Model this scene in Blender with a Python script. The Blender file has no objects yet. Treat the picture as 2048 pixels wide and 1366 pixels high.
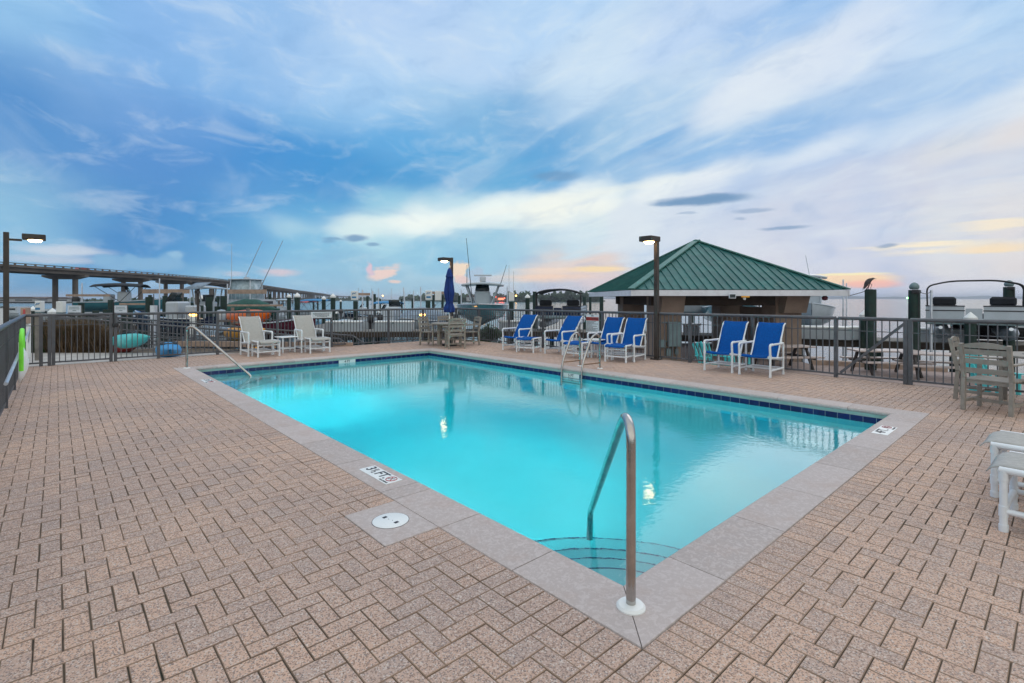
import bpy, math, random
from mathutils import Vector, Matrix
random.seed(7)
R = math.radians
sc = bpy.context.scene
COL = sc.collection
# ------------------------------------------------------------------ camera
YAW = R(42.1); CS, SN = math.cos(YAW), math.sin(YAW)
CAMX, CAMY, CH, F = -1.923, -1.269, 1.55, 1009.0
cam = bpy.data.cameras.new('camera'); camo = bpy.data.objects.new('camera', cam); COL.objects.link(camo)
cam.sensor_width = 36; cam.lens = 36 * F / 2048; cam.shift_y = -86 / 2048
cam.clip_start = 0.05; cam.clip_end = 20000
camo.location = (CAMX, CAMY, CH); camo.rotation_euler = (R(90), 0, -YAW)
sc.camera = camo
sc.view_settings.view_transform = 'Standard'; sc.view_settings.look = 'None'
sc.view_settings.exposure = 0; sc.view_settings.gamma = 1
cy = sc.cycles
cy.use_denoising = True; cy.max_bounces = 10; cy.transmission_bounces = 8; cy.transparent_max_bounces = 12
cy.glossy_bounces = 4; cy.diffuse_bounces = 4; cy.sample_clamp_indirect = 8.0; cy.blur_glossy = 0.6
cy.use_adaptive_sampling = True; cy.adaptive_threshold = 0.02

def cw(X, Y, z=0.0):            # survey frame (right, ahead of the tripod) -> world
    return Vector((X * CS + Y * SN + CAMX, -X * SN + Y * CS + CAMY, z))
def P(px, Y, z=0.0):            # bearing px at range Y, height z
    return cw((px - 1024) / F * Y, Y, z)
def G(px, py, z=0.0):           # point of the level z seen at px,py
    Y = F * (CH - z) / (py - 597.0)
    return P(px, Y, z)
def zat(py, Y): return CH - (py - 597.0) / F * Y
def camdir(ang):                # heading: angle in the survey frame -> world z rotation
    return ang - YAW

# ------------------------------------------------------------------ node helper
class S:
    """socket with arithmetic"""
    def __init__(s, nt, sock): s.nt, s.k = nt, sock
    def _m(s, op, *a):
        n = s.nt.nodes.new('ShaderNodeMath'); n.operation = op
        for i, v in enumerate((s,) + a):
            if isinstance(v, S): s.nt.links.new(v.k, n.inputs[i])
            else: n.inputs[i].default_value = v
        return S(s.nt, n.outputs[0])
    def __add__(s, o): return s._m('ADD', o)
    def __radd__(s, o): return s._m('ADD', o)
    def __sub__(s, o): return s._m('SUBTRACT', o)
    def __rsub__(s, o): return (s * -1.0) + o
    def __mul__(s, o): return s._m('MULTIPLY', o)
    def __rmul__(s, o): return s._m('MULTIPLY', o)
    def __truediv__(s, o): return s._m('DIVIDE', o)
    def clamp(s):
        r = s._m('ADD', 0.0); r.k.node.use_clamp = True; return r
    def step(s, a, b):          # smooth ramp a..b -> 0..1
        n = s.nt.nodes.new('ShaderNodeMapRange'); n.interpolation_type = 'SMOOTHSTEP'
        s.nt.links.new(s.k, n.inputs[0]); n.inputs[1].default_value = a; n.inputs[2].default_value = b
        return S(s.nt, n.outputs[0])
def xyz(nt, x, y, z=0.0):
    n = nt.nodes.new('ShaderNodeCombineXYZ')
    for i, v in enumerate((x, y, z)):
        if isinstance(v, S): nt.links.new(v.k, n.inputs[i])
        else: n.inputs[i].default_value = v
    return S(nt, n.outputs[0])
def noise(nt, vec, scale, detail=4, rough=0.55, dist=0.0):
    n = nt.nodes.new('ShaderNodeTexNoise'); n.inputs['Scale'].default_value = scale
    n.inputs['Detail'].default_value = detail; n.inputs['Roughness'].default_value = rough
    n.inputs['Distortion'].default_value = dist
    if vec is not None: nt.links.new(vec.k, n.inputs['Vector'])
    return S(nt, n.outputs[0])
def voro(nt, vec, scale, feature='F1', out='Distance'):
    n = nt.nodes.new('ShaderNodeTexVoronoi'); n.feature = feature; n.inputs['Scale'].default_value = scale
    if vec is not None: nt.links.new(vec.k, n.inputs['Vector'])
    return S(nt, n.outputs[out])
def mixc(nt, f, a, b, mode='MIX'):
    n = nt.nodes.new('ShaderNodeMix'); n.data_type = 'RGBA'; n.blend_type = mode
    for k, v in ((0, f), (6, a), (7, b)):
        if isinstance(v, S): nt.links.new(v.k, n.inputs[k])
        elif k == 0: n.inputs[0].default_value = v
        else: n.inputs[k].default_value = (v[0], v[1], v[2], 1)
    return S(nt, n.outputs[2])
def lin(c):                     # 0-255 screen value -> linear
    return tuple(((v / 255) / 12.92 if v / 255 <= .04045 else ((v / 255 + .055) / 1.055) ** 2.4) for v in c)

# ------------------------------------------------------------------ sky
SUN_EL, SUN_AZ = R(3.0), math.atan((1740 - 1024) / F)
def make_world():
    w = bpy.data.worlds.new('World'); sc.world = w; w.use_nodes = True
    nt = w.node_tree; nt.nodes.clear()
    out = nt.nodes.new('ShaderNodeOutputWorld'); bg = nt.nodes.new('ShaderNodeBackground')
    nt.links.new(bg.outputs[0], out.inputs[0])
    tc = nt.nodes.new('ShaderNodeTexCoord'); sp = nt.nodes.new('ShaderNodeSeparateXYZ')
    nt.links.new(tc.outputs['Generated'], sp.inputs[0])
    x, y, z = (S(nt, sp.outputs[i]) for i in range(3))
    xr = x * CS - y * SN; yf = x * SN + y * CS
    az = xr._m('ARCTAN2', yf); el = z._m('ARCSINE')
    # cloud sheet seen from below: plane projection, stretched along the wind
    zz = z._m('MAXIMUM', 0.0) + 0.10
    u, v = xr / zz, yf / zz
    a0 = math.atan2(-0.57, 1.0)
    al = u * math.sin(a0) + v * math.cos(a0)      # along the streaks
    ac = u * math.cos(a0) - v * math.sin(a0)      # across
    big = noise(nt, xyz(nt, al * 0.10 + 3.1, ac * 0.36, 0.0), 1.0, 3, 0.5, 0.6)
    st = noise(nt, xyz(nt, al * 0.30 + 1.0 + big * 0.8, ac * 0.95 + big * 2.2, 2.0), 1.0, 6, 0.50, 0.5)
    st2 = noise(nt, xyz(nt, al * 0.70, ac * 2.6 + big * 4.0, 5.0), 1.0, 5, 0.55, 0.8)
    wx = noise(nt, xyz(nt, az * 2.6, el * 5.0, 1.7), 1.0, 5, 0.55) - 0.5
    wy = noise(nt, xyz(nt, az * 2.6, el * 6.0, 8.3), 1.0, 5, 0.55) - 0.5
    az2 = az + wx * 0.16; el2 = el + wy * 0.07 + (st - 0.5) * 0.045 + (st2 - 0.5) * 0.03
    ctl = [ # bearing, height in the survey image, colour, reach
        (0,50,150,196,238,.9),(70,30,140,190,238,.9),(30,130,66,134,202,.6),(15,190,50,126,200,.7),(100,115,96,150,214,.6),(100,205,74,140,206,.7),(165,150,128,172,228,.7),(205,215,130,170,226,.7),
        (250,90,136,178,234,.9),(330,40,142,184,238,.9),(300,235,112,158,220,.8),(150,285,90,148,212,.8),(40,280,72,140,205,.8),(230,330,92,142,210,.8),(130,365,84,148,208,.6),(35,350,150,194,226,.5),
        (70,395,164,206,230,.6),(150,415,110,168,216,.5),(20,440,136,188,226,.6),(205,400,74,138,204,.7),(255,455,66,134,200,.7),(330,310,86,144,212,.9),(400,240,110,162,224,.8),(450,160,140,186,238,.9),
        (520,50,160,196,242,1.0),(580,130,176,206,246,.8),(520,300,66,142,212,.8),(610,312,72,150,218,.8),(640,250,130,182,232,.6),(700,195,168,204,244,.8),(760,120,184,212,248,.9),(800,40,186,210,248,1.0),
        (910,100,194,216,248,.9),(860,205,170,204,240,.7),(800,280,104,172,228,.7),(900,305,98,168,224,.8),(950,250,134,184,228,.6),(700,340,74,152,214,.8),(850,352,84,158,216,.7),(970,345,106,174,222,.7),
        (600,375,80,150,212,.7),(480,385,96,158,218,.7),(380,365,82,144,208,.8),(400,440,70,142,208,.7),(515,440,110,178,224,.6),(565,455,196,224,238,.35),(630,415,110,178,224,.5),(770,398,158,206,232,.5),
        (900,402,176,214,236,.45),(720,450,226,240,244,.45),(850,440,246,250,250,.5),(970,428,246,250,250,.5),(780,492,176,216,236,.45),(600,500,134,192,228,.6),(450,495,110,172,220,.7),(340,480,74,144,208,.7),
        (960,478,160,204,230,.5),(860,512,150,200,230,.5),(710,540,150,196,226,.5),(600,545,150,196,228,.5),(1010,505,166,206,232,.5),(300,560,104,164,212,.5),(60,585,98,158,206,.5),(180,575,102,162,210,.5),
        (450,560,130,184,222,.5),(820,580,160,200,226,.5),(60,490,140,188,222,.4),(960,575,196,204,220,.4),
        (1090,50,190,216,250,.9),(1200,115,210,226,248,.8),(1140,190,200,220,246,.6),(1050,240,126,176,224,.6),(1120,285,110,168,222,.7),(1060,320,96,166,220,.7),(1200,265,160,196,232,.6),(1290,215,176,204,238,.6),
        (1390,40,192,212,246,.8),(1460,95,160,192,238,.5),(1600,30,160,194,240,.5),(1380,140,200,218,244,.5),(1550,150,222,228,246,.7),(1690,110,216,224,246,.7),(1480,205,224,230,246,.5),(1340,300,118,172,226,.55),
        (1270,338,128,178,226,.5),(1440,275,140,184,232,.5),(1560,262,140,182,232,.6),(1700,220,156,190,236,.6),(1850,190,168,198,238,.7),(1850,60,190,212,246,.8),(1990,120,168,198,240,.7),(2030,20,166,202,244,.8),
        (1200,385,240,244,248,.4),(1330,362,240,242,248,.4),(1460,335,236,238,248,.4),(1620,305,226,232,248,.45),(1800,270,216,226,246,.45),(1990,225,226,232,246,.5),(1480,385,176,198,236,.45),(1620,358,170,194,236,.5),
        (1780,320,172,196,236,.5),(1900,285,212,224,244,.4),(2010,300,198,214,242,.5),(1600,405,182,202,236,.5),(1780,375,186,204,238,.6),(1960,360,190,208,238,.6),(1080,440,252,250,244,.4),(1170,425,250,248,244,.4),
        (1260,455,222,228,242,.4),(1150,472,206,224,240,.4),(1400,445,216,222,240,.5),(1580,440,232,230,240,.4),(1480,478,220,220,236,.5),(1700,430,204,212,236,.5),(1850,420,216,218,236,.5),(1960,410,226,222,232,.4),
        (2000,432,250,236,226,.3),(1650,478,224,220,234,.4),(1800,470,236,226,228,.35),(2000,470,250,226,206,.3),(1880,490,255,240,214,.3),(1700,505,216,212,230,.4),(1850,530,212,206,226,.5),(2020,530,218,208,224,.5),
        (1560,520,214,210,228,.4),(1850,578,206,204,226,.4),(2020,580,206,206,226,.4),(1080,532,240,214,206,.3),(1180,528,236,214,210,.3),(1120,575,204,204,222,.3),(1180,560,226,208,218,.3),(1040,480,190,214,234,.4),(1060,520,214,214,224,.35),
        (-700,100,150,186,232,2.5),(9001,150,206,214,236,2.5),(-2600,300,140,180,226,3.0),(9002,500,220,210,214,2.0),
    ]
    SHK = 0.24
    def pyst(t, a, b): t = min(1, max(0, (t - a) / (b - a))); return t * t * (3 - 2 * t)
    azp = az._m('MAXIMUM', 0.0)._m('MINIMUM', 0.9)
    qv = xyz(nt, az2 * (1 / .105), (el2 - azp * (el.step(0.03, 0.22) * SHK)) * (1 / .050))
    num = None; den = None
    for px, py, cr_, cg_, cb_, rr in ctl:
        a = math.atan((px - 1024) / F); e = math.atan((597 - py) / math.hypot(F, px - 1024))
        if px > 9000: a = R(72)
        if px == -2600: a = R(-90)
        qq = (a / .105, (e - min(.9, max(0, a)) * pyst(e, .03, .22) * SHK) / .050, 0)
        dn = nt.nodes.new('ShaderNodeVectorMath'); dn.operation = 'DISTANCE'
        if num is None: nt.links.new(qv.k, dn.inputs[0])
        else:
            ch_ = nt.nodes.new('ShaderNodeVectorMath'); ch_.operation = 'MULTIPLY_ADD'; nt.links.new(num, ch_.inputs[0]); ch_.inputs[1].default_value = (1e-9,) * 3; nt.links.new(qv.k, ch_.inputs[2]); nt.links.new(ch_.outputs[0], dn.inputs[0])
        dn.inputs[1].default_value = qq
        d_ = S(nt, dn.outputs['Value'])
        wgt = (d_ * d_ * (-1 / (rr * rr)))._m('EXPONENT')
        n = nt.nodes.new('ShaderNodeVectorMath'); n.operation = 'MULTIPLY_ADD'; n.inputs[0].default_value = lin((cr_, cg_, cb_)); nt.links.new(wgt.k, n.inputs[1])
        if num is None: den = wgt
        else: nt.links.new(num, n.inputs[2]); den = den + wgt
        num = n.outputs[0]
    # background term for the rest of the dome
    up = el.step(R(28), R(60)); back = (yf * -1.0).step(-0.35, 0.35)
    base = mixc(nt, up, (0.42, 0.60, 0.86), SKY_UP)
    base = mixc(nt, back, base, SKY_BACK)
    eps = 0.012
    bs = nt.nodes.new('ShaderNodeVectorMath'); bs.operation = 'SCALE'; nt.links.new(base.k, bs.inputs[0]); bs.inputs['Scale'].default_value = eps
    m = nt.nodes.new('ShaderNodeVectorMath'); m.operation = 'ADD'; nt.links.new(num, m.inputs[0]); nt.links.new(bs.outputs[0], m.inputs[1])
    dv = (1.0 / (den + eps)) if False else (den + eps)._m('POWER', -1.0)
    q = nt.nodes.new('ShaderNodeVectorMath'); q.operation = 'SCALE'; nt.links.new(m.outputs[0], q.inputs[0]); nt.links.new(dv.k, q.inputs['Scale'])
    col = S(nt, q.outputs[0])
    # wispy streaks: brighten and deepen
    hi = el.step(R(1.5), R(12)); right = az.step(R(-20), R(20))
    fl = noise(nt, xyz(nt, az * 9.0 + el * 3.0, (el - azp * 0.22) * 22.0, 6.0), 1.0, 6, 0.62, 0.6)
    k1 = (st.step(0.52, 0.78)) * (hi * (right * 0.30 + 0.14))
    col = mixc(nt, k1.clamp(), col, lin((232, 240, 250)))
    k2 = (1.0 - st.step(0.26, 0.50)) * (hi * 0.16)
    col = mixc(nt, k2.clamp(), col, lin((84, 146, 214)))
    k3 = (st2.step(0.50, 0.78)) * (hi * (right * 0.20 + 0.18))
    col = mixc(nt, k3.clamp(), col, lin((238, 242, 250)))
    k4 = (1.0 - st2.step(0.24, 0.48)) * (hi * 0.14)
    col = mixc(nt, k4.clamp(), col, lin((100, 156, 216)))
    col = mixc(nt, (fl.step(0.48, 0.72) * 0.26).clamp(), col, lin((236, 240, 248)))
    col = mixc(nt, ((1.0 - fl.step(0.28, 0.50)) * 0.20).clamp(), col, lin((96, 150, 210)))
    # named clouds near the horizon
    fx = noise(nt, xyz(nt, az * 22.0, el * 34.0, 4.0), 1.0, 5, 0.6) - 0.5
    fy = noise(nt, xyz(nt, az * 26.0, el * 40.0, 9.0), 1.0, 5, 0.6) - 0.5
    ls = noise(nt, xyz(nt, az * 5.0, el * 95.0, 3.0), 1.0, 4, 0.55) - 0.5
    def blob(col, px, py, hw, hh, c, amt, warp=0.012, soft=0.5, lay=0.0, tilt=0.0):
        a = math.atan((px - 1024) / F); L = math.hypot(F, px - 1024); e = math.atan((597 - py) / L)
        sx, sy = hw * F / L / L, hh / L
        da = az + fx * (warp * 2) - a; de = el + fy * warp + ls * lay - e + (da * tilt if tilt else 0.0)
        g = da * (1 / sx); h = de * (1 / sy)
        d = (g * g + h * h)._m('SQRT')
        k = (1.0 - d.step(1 - soft, 1 + soft * 0.6)) * amt
        return mixc(nt, k.clamp(), col, lin(c))
    # anvil and cumulus over the bridge
    col = blob(col, 130, 502, 100, 11, (214, 218, 234), .80, .010, .6, .010)
    col = blob(col, 110, 520, 110, 9, (200, 205, 226), .70, .010, .6, .010)
    for bx, by, bw, bh in ((232, 527, 42, 17), (208, 520, 18, 13), (285, 528, 36, 14), (340, 522, 30, 17), (352, 512, 14, 11), (318, 530, 60, 14), (260, 515, 16, 9)):
        col = blob(col, bx, by, bw, bh, (134, 180, 220), .75, .016, .35)
    col = blob(col, 350, 508, 22, 8, (158, 196, 228), .6, .014, .5)
    col = blob(col, 560, 545, 38, 7, (236, 204, 212), .70, .010, .7, .008)
    col = blob(col, 470, 548, 24, 5, (214, 204, 220), .5, .010, .7, .008)
    # pink lit towers
    col = blob(col, 768, 548, 34, 13, (250, 214, 206), .90, .022, .35, .030, -0.25)
    col = blob(col, 739, 538, 8, 13, (240, 198, 212), .80, .018, .5)
    col = blob(col, 790, 563, 14, 4, (248, 214, 206), .85, .006, .5)
    col = blob(col, 920, 540, 18, 18, (255, 224, 200), .92, .030, .3, .010)
    col = blob(col, 925, 558, 16, 10, (250, 208, 200), .8, .016, .4)
    col = blob(col, 952, 550, 16, 14, (176, 196, 222), .9, .020, .35)
    col = blob(col, 968, 560, 14, 9, (190, 198, 220), .8, .018, .35)
    # sunset band behind the boats
    col = blob(col, 1090, 554, 105, 11, (255, 216, 194), .75, .008, .8, .020)
    col = blob(col, 1150, 540, 120, 6, (252, 222, 206), .7, .008, .7, .010)
    col = blob(col, 1195, 538, 55, 6, (255, 224, 178), .85, .006, .6, .008)
    col = blob(col, 1700, 559, 95, 12, (255, 220, 186), .95, .008, .45, .008)
    col = blob(col, 1690, 549, 85, 3, (255, 240, 200), .95, .004, .6, .004)
    col = blob(col, 1740, 568, 62, 9, (255, 186, 176), .85, .008, .5, .006)
    col = blob(col, 1860, 492, 150, 8, (255, 238, 214), .85, .010, .9, .030)
    col = blob(col, 2000, 450, 90, 8, (255, 236, 212), .75, .010, .9, .030)
    col = blob(col, 1990, 496, 90, 9, (255, 226, 190), .8, .010, .8, .016)
    col = blob(col, 1120, 402, 210, 10, (246, 246, 244), .75, .010, .9, .020, -0.16)
    col = blob(col, 900, 446, 190, 12, (248, 250, 248), .55, .014, .8, .022)
    # small dark scud
    for bx, by, bw, bh, am in ((1400, 401, 98, 10, .95), (1430, 394, 62, 8, .8), (1340, 408, 40, 4, .7), (1112, 352, 50, 10, .6), (1505, 421, 42, 5, .5), (1566, 456, 50, 4, .7),
                           (712, 476, 25, 7, .85), (665, 478, 24, 3, .6), (745, 489, 16, 3.5, .7), (656, 483, 14, 4, .5), (1776, 491, 24, 4, .7), (1480, 437, 14, 3, .4), (1375, 426, 20, 3, .4)):
        col = blob(col, bx, by, bw, bh, (116, 152, 194), am, .010, .55)
    # physical sky adds its twilight on top
    sky = nt.nodes.new('ShaderNodeTexSky'); sky.sky_type = 'NISHITA'; sky.sun_disc = False
    sky.sun_elevation = SUN_EL; sky.sun_rotation = YAW + SUN_AZ
    s2 = nt.nodes.new('ShaderNodeVectorMath'); s2.operation = 'SCALE'; nt.links.new(sky.outputs[0], s2.inputs[0]); s2.inputs['Scale'].default_value = 0.0015
    ad = nt.nodes.new('ShaderNodeVectorMath'); ad.operation = 'ADD'; nt.links.new(col.k, ad.inputs[0]); nt.links.new(s2.outputs[0], ad.inputs[1])
    tn = mixc(nt, 1.0, S(nt, ad.outputs[0]), (0.97, 1.02, 0.98), 'MULTIPLY')
    nt.links.new(tn.k, bg.inputs[0]); bg.inputs[1].default_value = 1.0
    w.cycles.sampling_method = 'MANUAL'; w.cycles.sample_map_resolution = 512
SKY_UP = (0.93, 0.98, 1.14); SKY_BACK = (1.10, 1.06, 1.04)
make_world()
sun = bpy.data.lights.new('sun', 'SUN'); suno = bpy.data.objects.new('sun', sun); COL.objects.link(suno)
sun.energy = 0.5; sun.angle = R(40); sun.color = (1.0, 0.90, 0.84)
d = cw(math.sin(SUN_AZ), math.cos(SUN_AZ)) - cw(0, 0); d.z = math.tan(R(32))
suno.rotation_euler = (-d).to_track_quat('-Z', 'Y').to_euler()

# ------------------------------------------------------------------ materials
def mat(name, col, rough=0.6, metal=0.0, var=0.15, scale=6.0, bump=0.0, bscale=60.0, coat=0.0, spec=0.5, dirt=None):
    m = bpy.data.materials.new(name); m.use_nodes = True; nt = m.node_tree
    b = nt.nodes['Principled BSDF']
    tc = nt.nodes.new('ShaderNodeTexCoord'); v = S(nt, tc.outputs['Object'])
    n = noise(nt, v, scale, 5, 0.6)
    lo = tuple(c * (1 - var) for c in col); hi = tuple(min(1, c * (1 + var)) for c in col)
    c = mixc(nt, n.step(0.3, 0.7), lo, hi)
    if dirt:
        c = mixc(nt, noise(nt, v, scale * 0.45, 6, 0.7).step(0.52, 0.72) * dirt[3], c, dirt[:3])
    nt.links.new(c.k, b.inputs['Base Color'])
    r = n * 0.2 + (rough - 0.1); nt.links.new(r.clamp().k, b.inputs['Roughness'])
    b.inputs['Metallic'].default_value = metal; b.inputs['Specular IOR Level'].default_value = spec
    b.inputs['Coat Weight'].default_value = coat
    if bump:
        bp = nt.nodes.new('ShaderNodeBump'); bp.inputs['Strength'].default_value = bump; bp.inputs['Distance'].default_value = 0.01
        nt.links.new(noise(nt, v, bscale, 4, 0.6).k, bp.inputs['Height']); nt.links.new(bp.outputs[0], b.inputs['Normal'])
    return m
def emis(name, col, st):
    m = bpy.data.materials.new(name); m.use_nodes = True; nt = m.node_tree
    b = nt.nodes['Principled BSDF']; b.inputs['Base Color'].default_value = (*col, 1)
    b.inputs['Emission Color'].default_value = (*col, 1); b.inputs['Emission Strength'].default_value = st
    return m
M = {}
M['rail'] = mat('fence_paint', (.100, .106, .120), .45, 0.3, .18, 5, .15, 80)
M['pvc'] = mat('white_pvc', (.74, .78, .82), .35, 0, .06, 4, 0, 60, .2, dirt=(.50, .50, .48, .35))
M['blue'] = mat('blue_sling', (.001, .078, .33), .8, 0, .14, 30, .3, 400, spec=.15)
M['beige'] = mat('beige_sling', (.40, .39, .37), .75, 0, .10, 30, .3, 400)
M['steel'] = mat('stainless_steel', (.46, .44, .42), .16, 1.0, .12, 8, .05, 50)
M['rust'] = mat('stained_steel', (.30, .19, .12), .4, .8, .25, 12, .1, 60)
M['bronze'] = mat('bronze_paint', (.050, .040, .034), .5, .2, .2, 5)
M['navycloth'] = mat('navy_canvas', (.006, .034, .19), .85, 0, .2, 6, .4, 300)
M['poly'] = mat('weathered_slats', (.27, .245, .215), .65, 0, .14, 9, .3, 120)
M['white'] = mat('white_plastic', (.76, .78, .78), .4, 0, .05, 3, dirt=(.55, .54, .50, .3))
M['black'] = mat('black_rubber', (.015, .015, .018), .5, 0, .2, 6)
M['lamp'] = emis('lamp_glass', (1.0, .62, .28), 22.0)
M['navytile'] = None

# ------------------------------------------------------------------ mesh builder
class MB:
    def __init__(s): s.v, s.f, s.m = [], [], []
    def add(s, vs, fs, mi=0, T=None):
        o = len(s.v)
        s.v += [tuple(T @ Vector(p)) if T is not None else tuple(p) for p in vs]
        s.f += [tuple(i + o for i in f) for f in fs]; s.m += [mi] * len(fs)
        return s
    def box(s, c, d, mi=0, rz=0.0, T=None, bev=0.0):
        x, y, z = (k / 2 for k in d)
        if bev:
            b = min(bev, x * .9, y * .9, z * .9); vs = []; 
            for sx in (-1, 1):
                for sy in (-1, 1):
                    for sz in (-1, 1):
                        vs += [(sx * x, sy * (y - b), sz * (z - b)), (sx * (x - b), sy * y, sz * (z - b)), (sx * (x - b), sy * (y - b), sz * z)]
            def I(a, b_, c_, k): return ((a > 0) * 4 + (b_ > 0) * 2 + (c_ > 0)) * 3 + k
            fs = []
            for q in (-1, 1):
                fs.append((I(q,-1,-1,0), I(q,1,-1,0), I(q,1,1,0), I(q,-1,1,0))[::q])
                fs.append((I(-1,q,-1,1), I(-1,q,1,1), I(1,q,1,1), I(1,q,-1,1))[::q])
                fs.append((I(-1,-1,q,2), I(1,-1,q,2), I(1,1,q,2), I(-1,1,q,2))[::q])
            for a in (-1, 1):
                for b_ in (-1, 1):
                    fs.append((I(a,b_,-1,0), I(a,b_,1,0), I(a,b_,1,1), I(a,b_,-1,1))[::a * b_])
                    fs.append((I(a,-1,b_,2), I(a,1,b_,2), I(a,1,b_,0), I(a,-1,b_,0))[::a * b_])
                    fs.append((I(-1,a,b_,1), I(1,a,b_,1), I(1,a,b_,2), I(-1,a,b_,2))[::a * b_])
                    for c_ in (-1, 1):
                        fs.append((I(a,b_,c_,0), I(a,b_,c_,1), I(a,b_,c_,2))[::a * b_ * c_])
        else:
            vs = [(i * x, j * y, k * z) for i in (-1, 1) for j in (-1, 1) for k in (-1, 1)]
            fs = [(0, 1, 3, 2), (4, 6, 7, 5), (0, 4, 5, 1), (2, 3, 7, 6), (0, 2, 6, 4), (1, 5, 7, 3)]
        A = Matrix.Translation(Vector(c)) @ Matrix.Rotation(rz, 4, 'Z')
        return s.add(vs, fs, mi, (T @ A) if T is not None else A)
    def bar(s, p, q, w, h, mi=0):    # rectangular bar from p to q
        p, q = Vector(p), Vector(q); d = q - p; L = d.length
        if L < 1e-6: return s
        A = Matrix.Translation((p + q) / 2) @ d.to_track_quat('Y', 'Z').to_matrix().to_4x4()
        x, y, z = w / 2, L / 2, h / 2
        vs = [(i * x, j * y, k * z) for i in (-1, 1) for j in (-1, 1) for k in (-1, 1)]
        return s.add(vs, [(0, 1, 3, 2), (4, 6, 7, 5), (0, 4, 5, 1), (2, 3, 7, 6), (0, 2, 6, 4), (1, 5, 7, 3)], mi, A)
    def cyl(s, p, q, r0, r1=None, n=12, mi=0):
        return s.tube([p, q], [r0, r0 if r1 is None else r1], n, mi)
    def tube(s, pts, r, n=10, mi=0, caps=True, closed=False):
        pts = [Vector(p) for p in pts]; m = len(pts)
        rs = r if isinstance(r, (list, tuple)) else [r] * m
        o = len(s.v); prev = None
        for i, p in enumerate(pts):
            if closed: t = (pts[(i + 1) % m] - pts[i - 1])
            else: t = pts[min(i + 1, m - 1)] - pts[max(i - 1, 0)]
            if t.length < 1e-9: t = Vector((0, 0, 1))
            t.normalize()
            if prev is None:
                a = Vector((0, 0, 1)) if abs(t.z) < .9 else Vector((1, 0, 0))
                e = t.cross(a).normalized()
            else:
                e = (prev - t * prev.dot(t))
                e = e.normalized() if e.length > 1e-6 else t.orthogonal().normalized()
            prev = e; g = t.cross(e)
            for k in range(n):
                w = 2 * math.pi * k / n
                s.v.append(tuple(p + (e * math.cos(w) + g * math.sin(w)) * rs[i]))
        for i in range(m if closed else m - 1):
            j = (i + 1) % m
            for k in range(n):
                l = (k + 1) % n
                s.f.append((o + i * n + k, o + i * n + l, o + j * n + l, o + j * n + k)); s.m.append(mi)
        if caps and not closed:
            s.f.append(tuple(o + k for k in range(n))[::-1]); s.f.append(tuple(o + (m - 1) * n + k for k in range(n))); s.m += [mi, mi]
        return s
    def lathe(s, prof, n=24, c=(0, 0, 0), mi=0, caps=True):
        o = len(s.v); m = len(prof)
        for r, z in prof:
            for k in range(n):
                w = 2 * math.pi * k / n; s.v.append((c[0] + r * math.cos(w), c[1] + r * math.sin(w), c[2] + z))
        for i in range(m - 1):
            for k in range(n):
                l = (k + 1) % n
                s.f.append((o + i * n + k, o + i * n + l, o + (i + 1) * n + l, o + (i + 1) * n + k)); s.m.append(mi)
        if caps:
            s.f.append(tuple(o + k for k in range(n))[::-1]); s.f.append(tuple(o + (m - 1) * n + k for k in range(n))); s.m += [mi, mi]
        return s
    def prism(s, poly, z0, z1, mi=0, T=None):
        n = len(poly); vs = [(x, y, z0) for x, y in poly] + [(x, y, z1) for x, y in poly]
        fs = [tuple(range(n))[::-1], tuple(range(n, 2 * n))] + [(i, (i + 1) % n, n + (i + 1) % n, n + i) for i in range(n)]
        return s.add(vs, fs, mi, T)
    def grid(s, rows, mi=0, T=None, thick=None):     # rows of points -> surface
        m, n = len(rows), len(rows[0]); vs = [p for r in rows for p in r]
        fs = [(i * n + k, i * n + k + 1, (i + 1) * n + k + 1, (i + 1) * n + k) for i in range(m - 1) for k in range(n - 1)]
        return s.add(vs, fs, mi, T)
    def build(s, name, mats, parent=None, ang=35, loc=None, rz=0.0, solid=0.0):
        me = bpy.data.meshes.new(name); me.from_pydata([tuple(v) for v in s.v], [], s.f)
        if not isinstance(mats, (list, tuple)): mats = [mats]
        for m in mats: me.materials.append(m)
        me.polygons.foreach_set('material_index', s.m)
        me.polygons.foreach_set('use_smooth', [True] * len(s.f))
        me.update()
        me.set_sharp_from_angle(angle=R(ang))
        o = bpy.data.objects.new(name, me); COL.objects.link(o)
        if loc is not None: o.location = loc
        o.rotation_euler.z = rz
        if parent is not None: o.parent = parent
        if solid:
            md = o.modifiers.new('solid', 'SOLIDIFY'); md.thickness = solid; md.offset = 0
        return o
def tag(o, label=None, cat=None, group=None, kind=None):
    if label: o['label'] = label
    if cat: o['category'] = cat
    if group: o['group'] = group
    if kind: o['kind'] = kind
    return o
def thing(name, label, cat, loc=(0, 0, 0), rz=0.0, group=None):
    o = bpy.data.objects.new(name, None); COL.objects.link(o); o.location = loc; o.rotation_euler = (0, 0, rz)
    o.empty_display_size = .1
    return tag(o, label, cat, group)
def copy_tree(o, loc=None, rz=None, label=None, parent=None):
    c = o.copy(); COL.objects.link(c); c.parent = parent
    if loc is not None: c.location = loc
    if rz is not None: c.rotation_euler.z = rz
    if label: c['label'] = label
    for ch in list(o.children): copy_tree(ch, parent=c)
    return c
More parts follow.
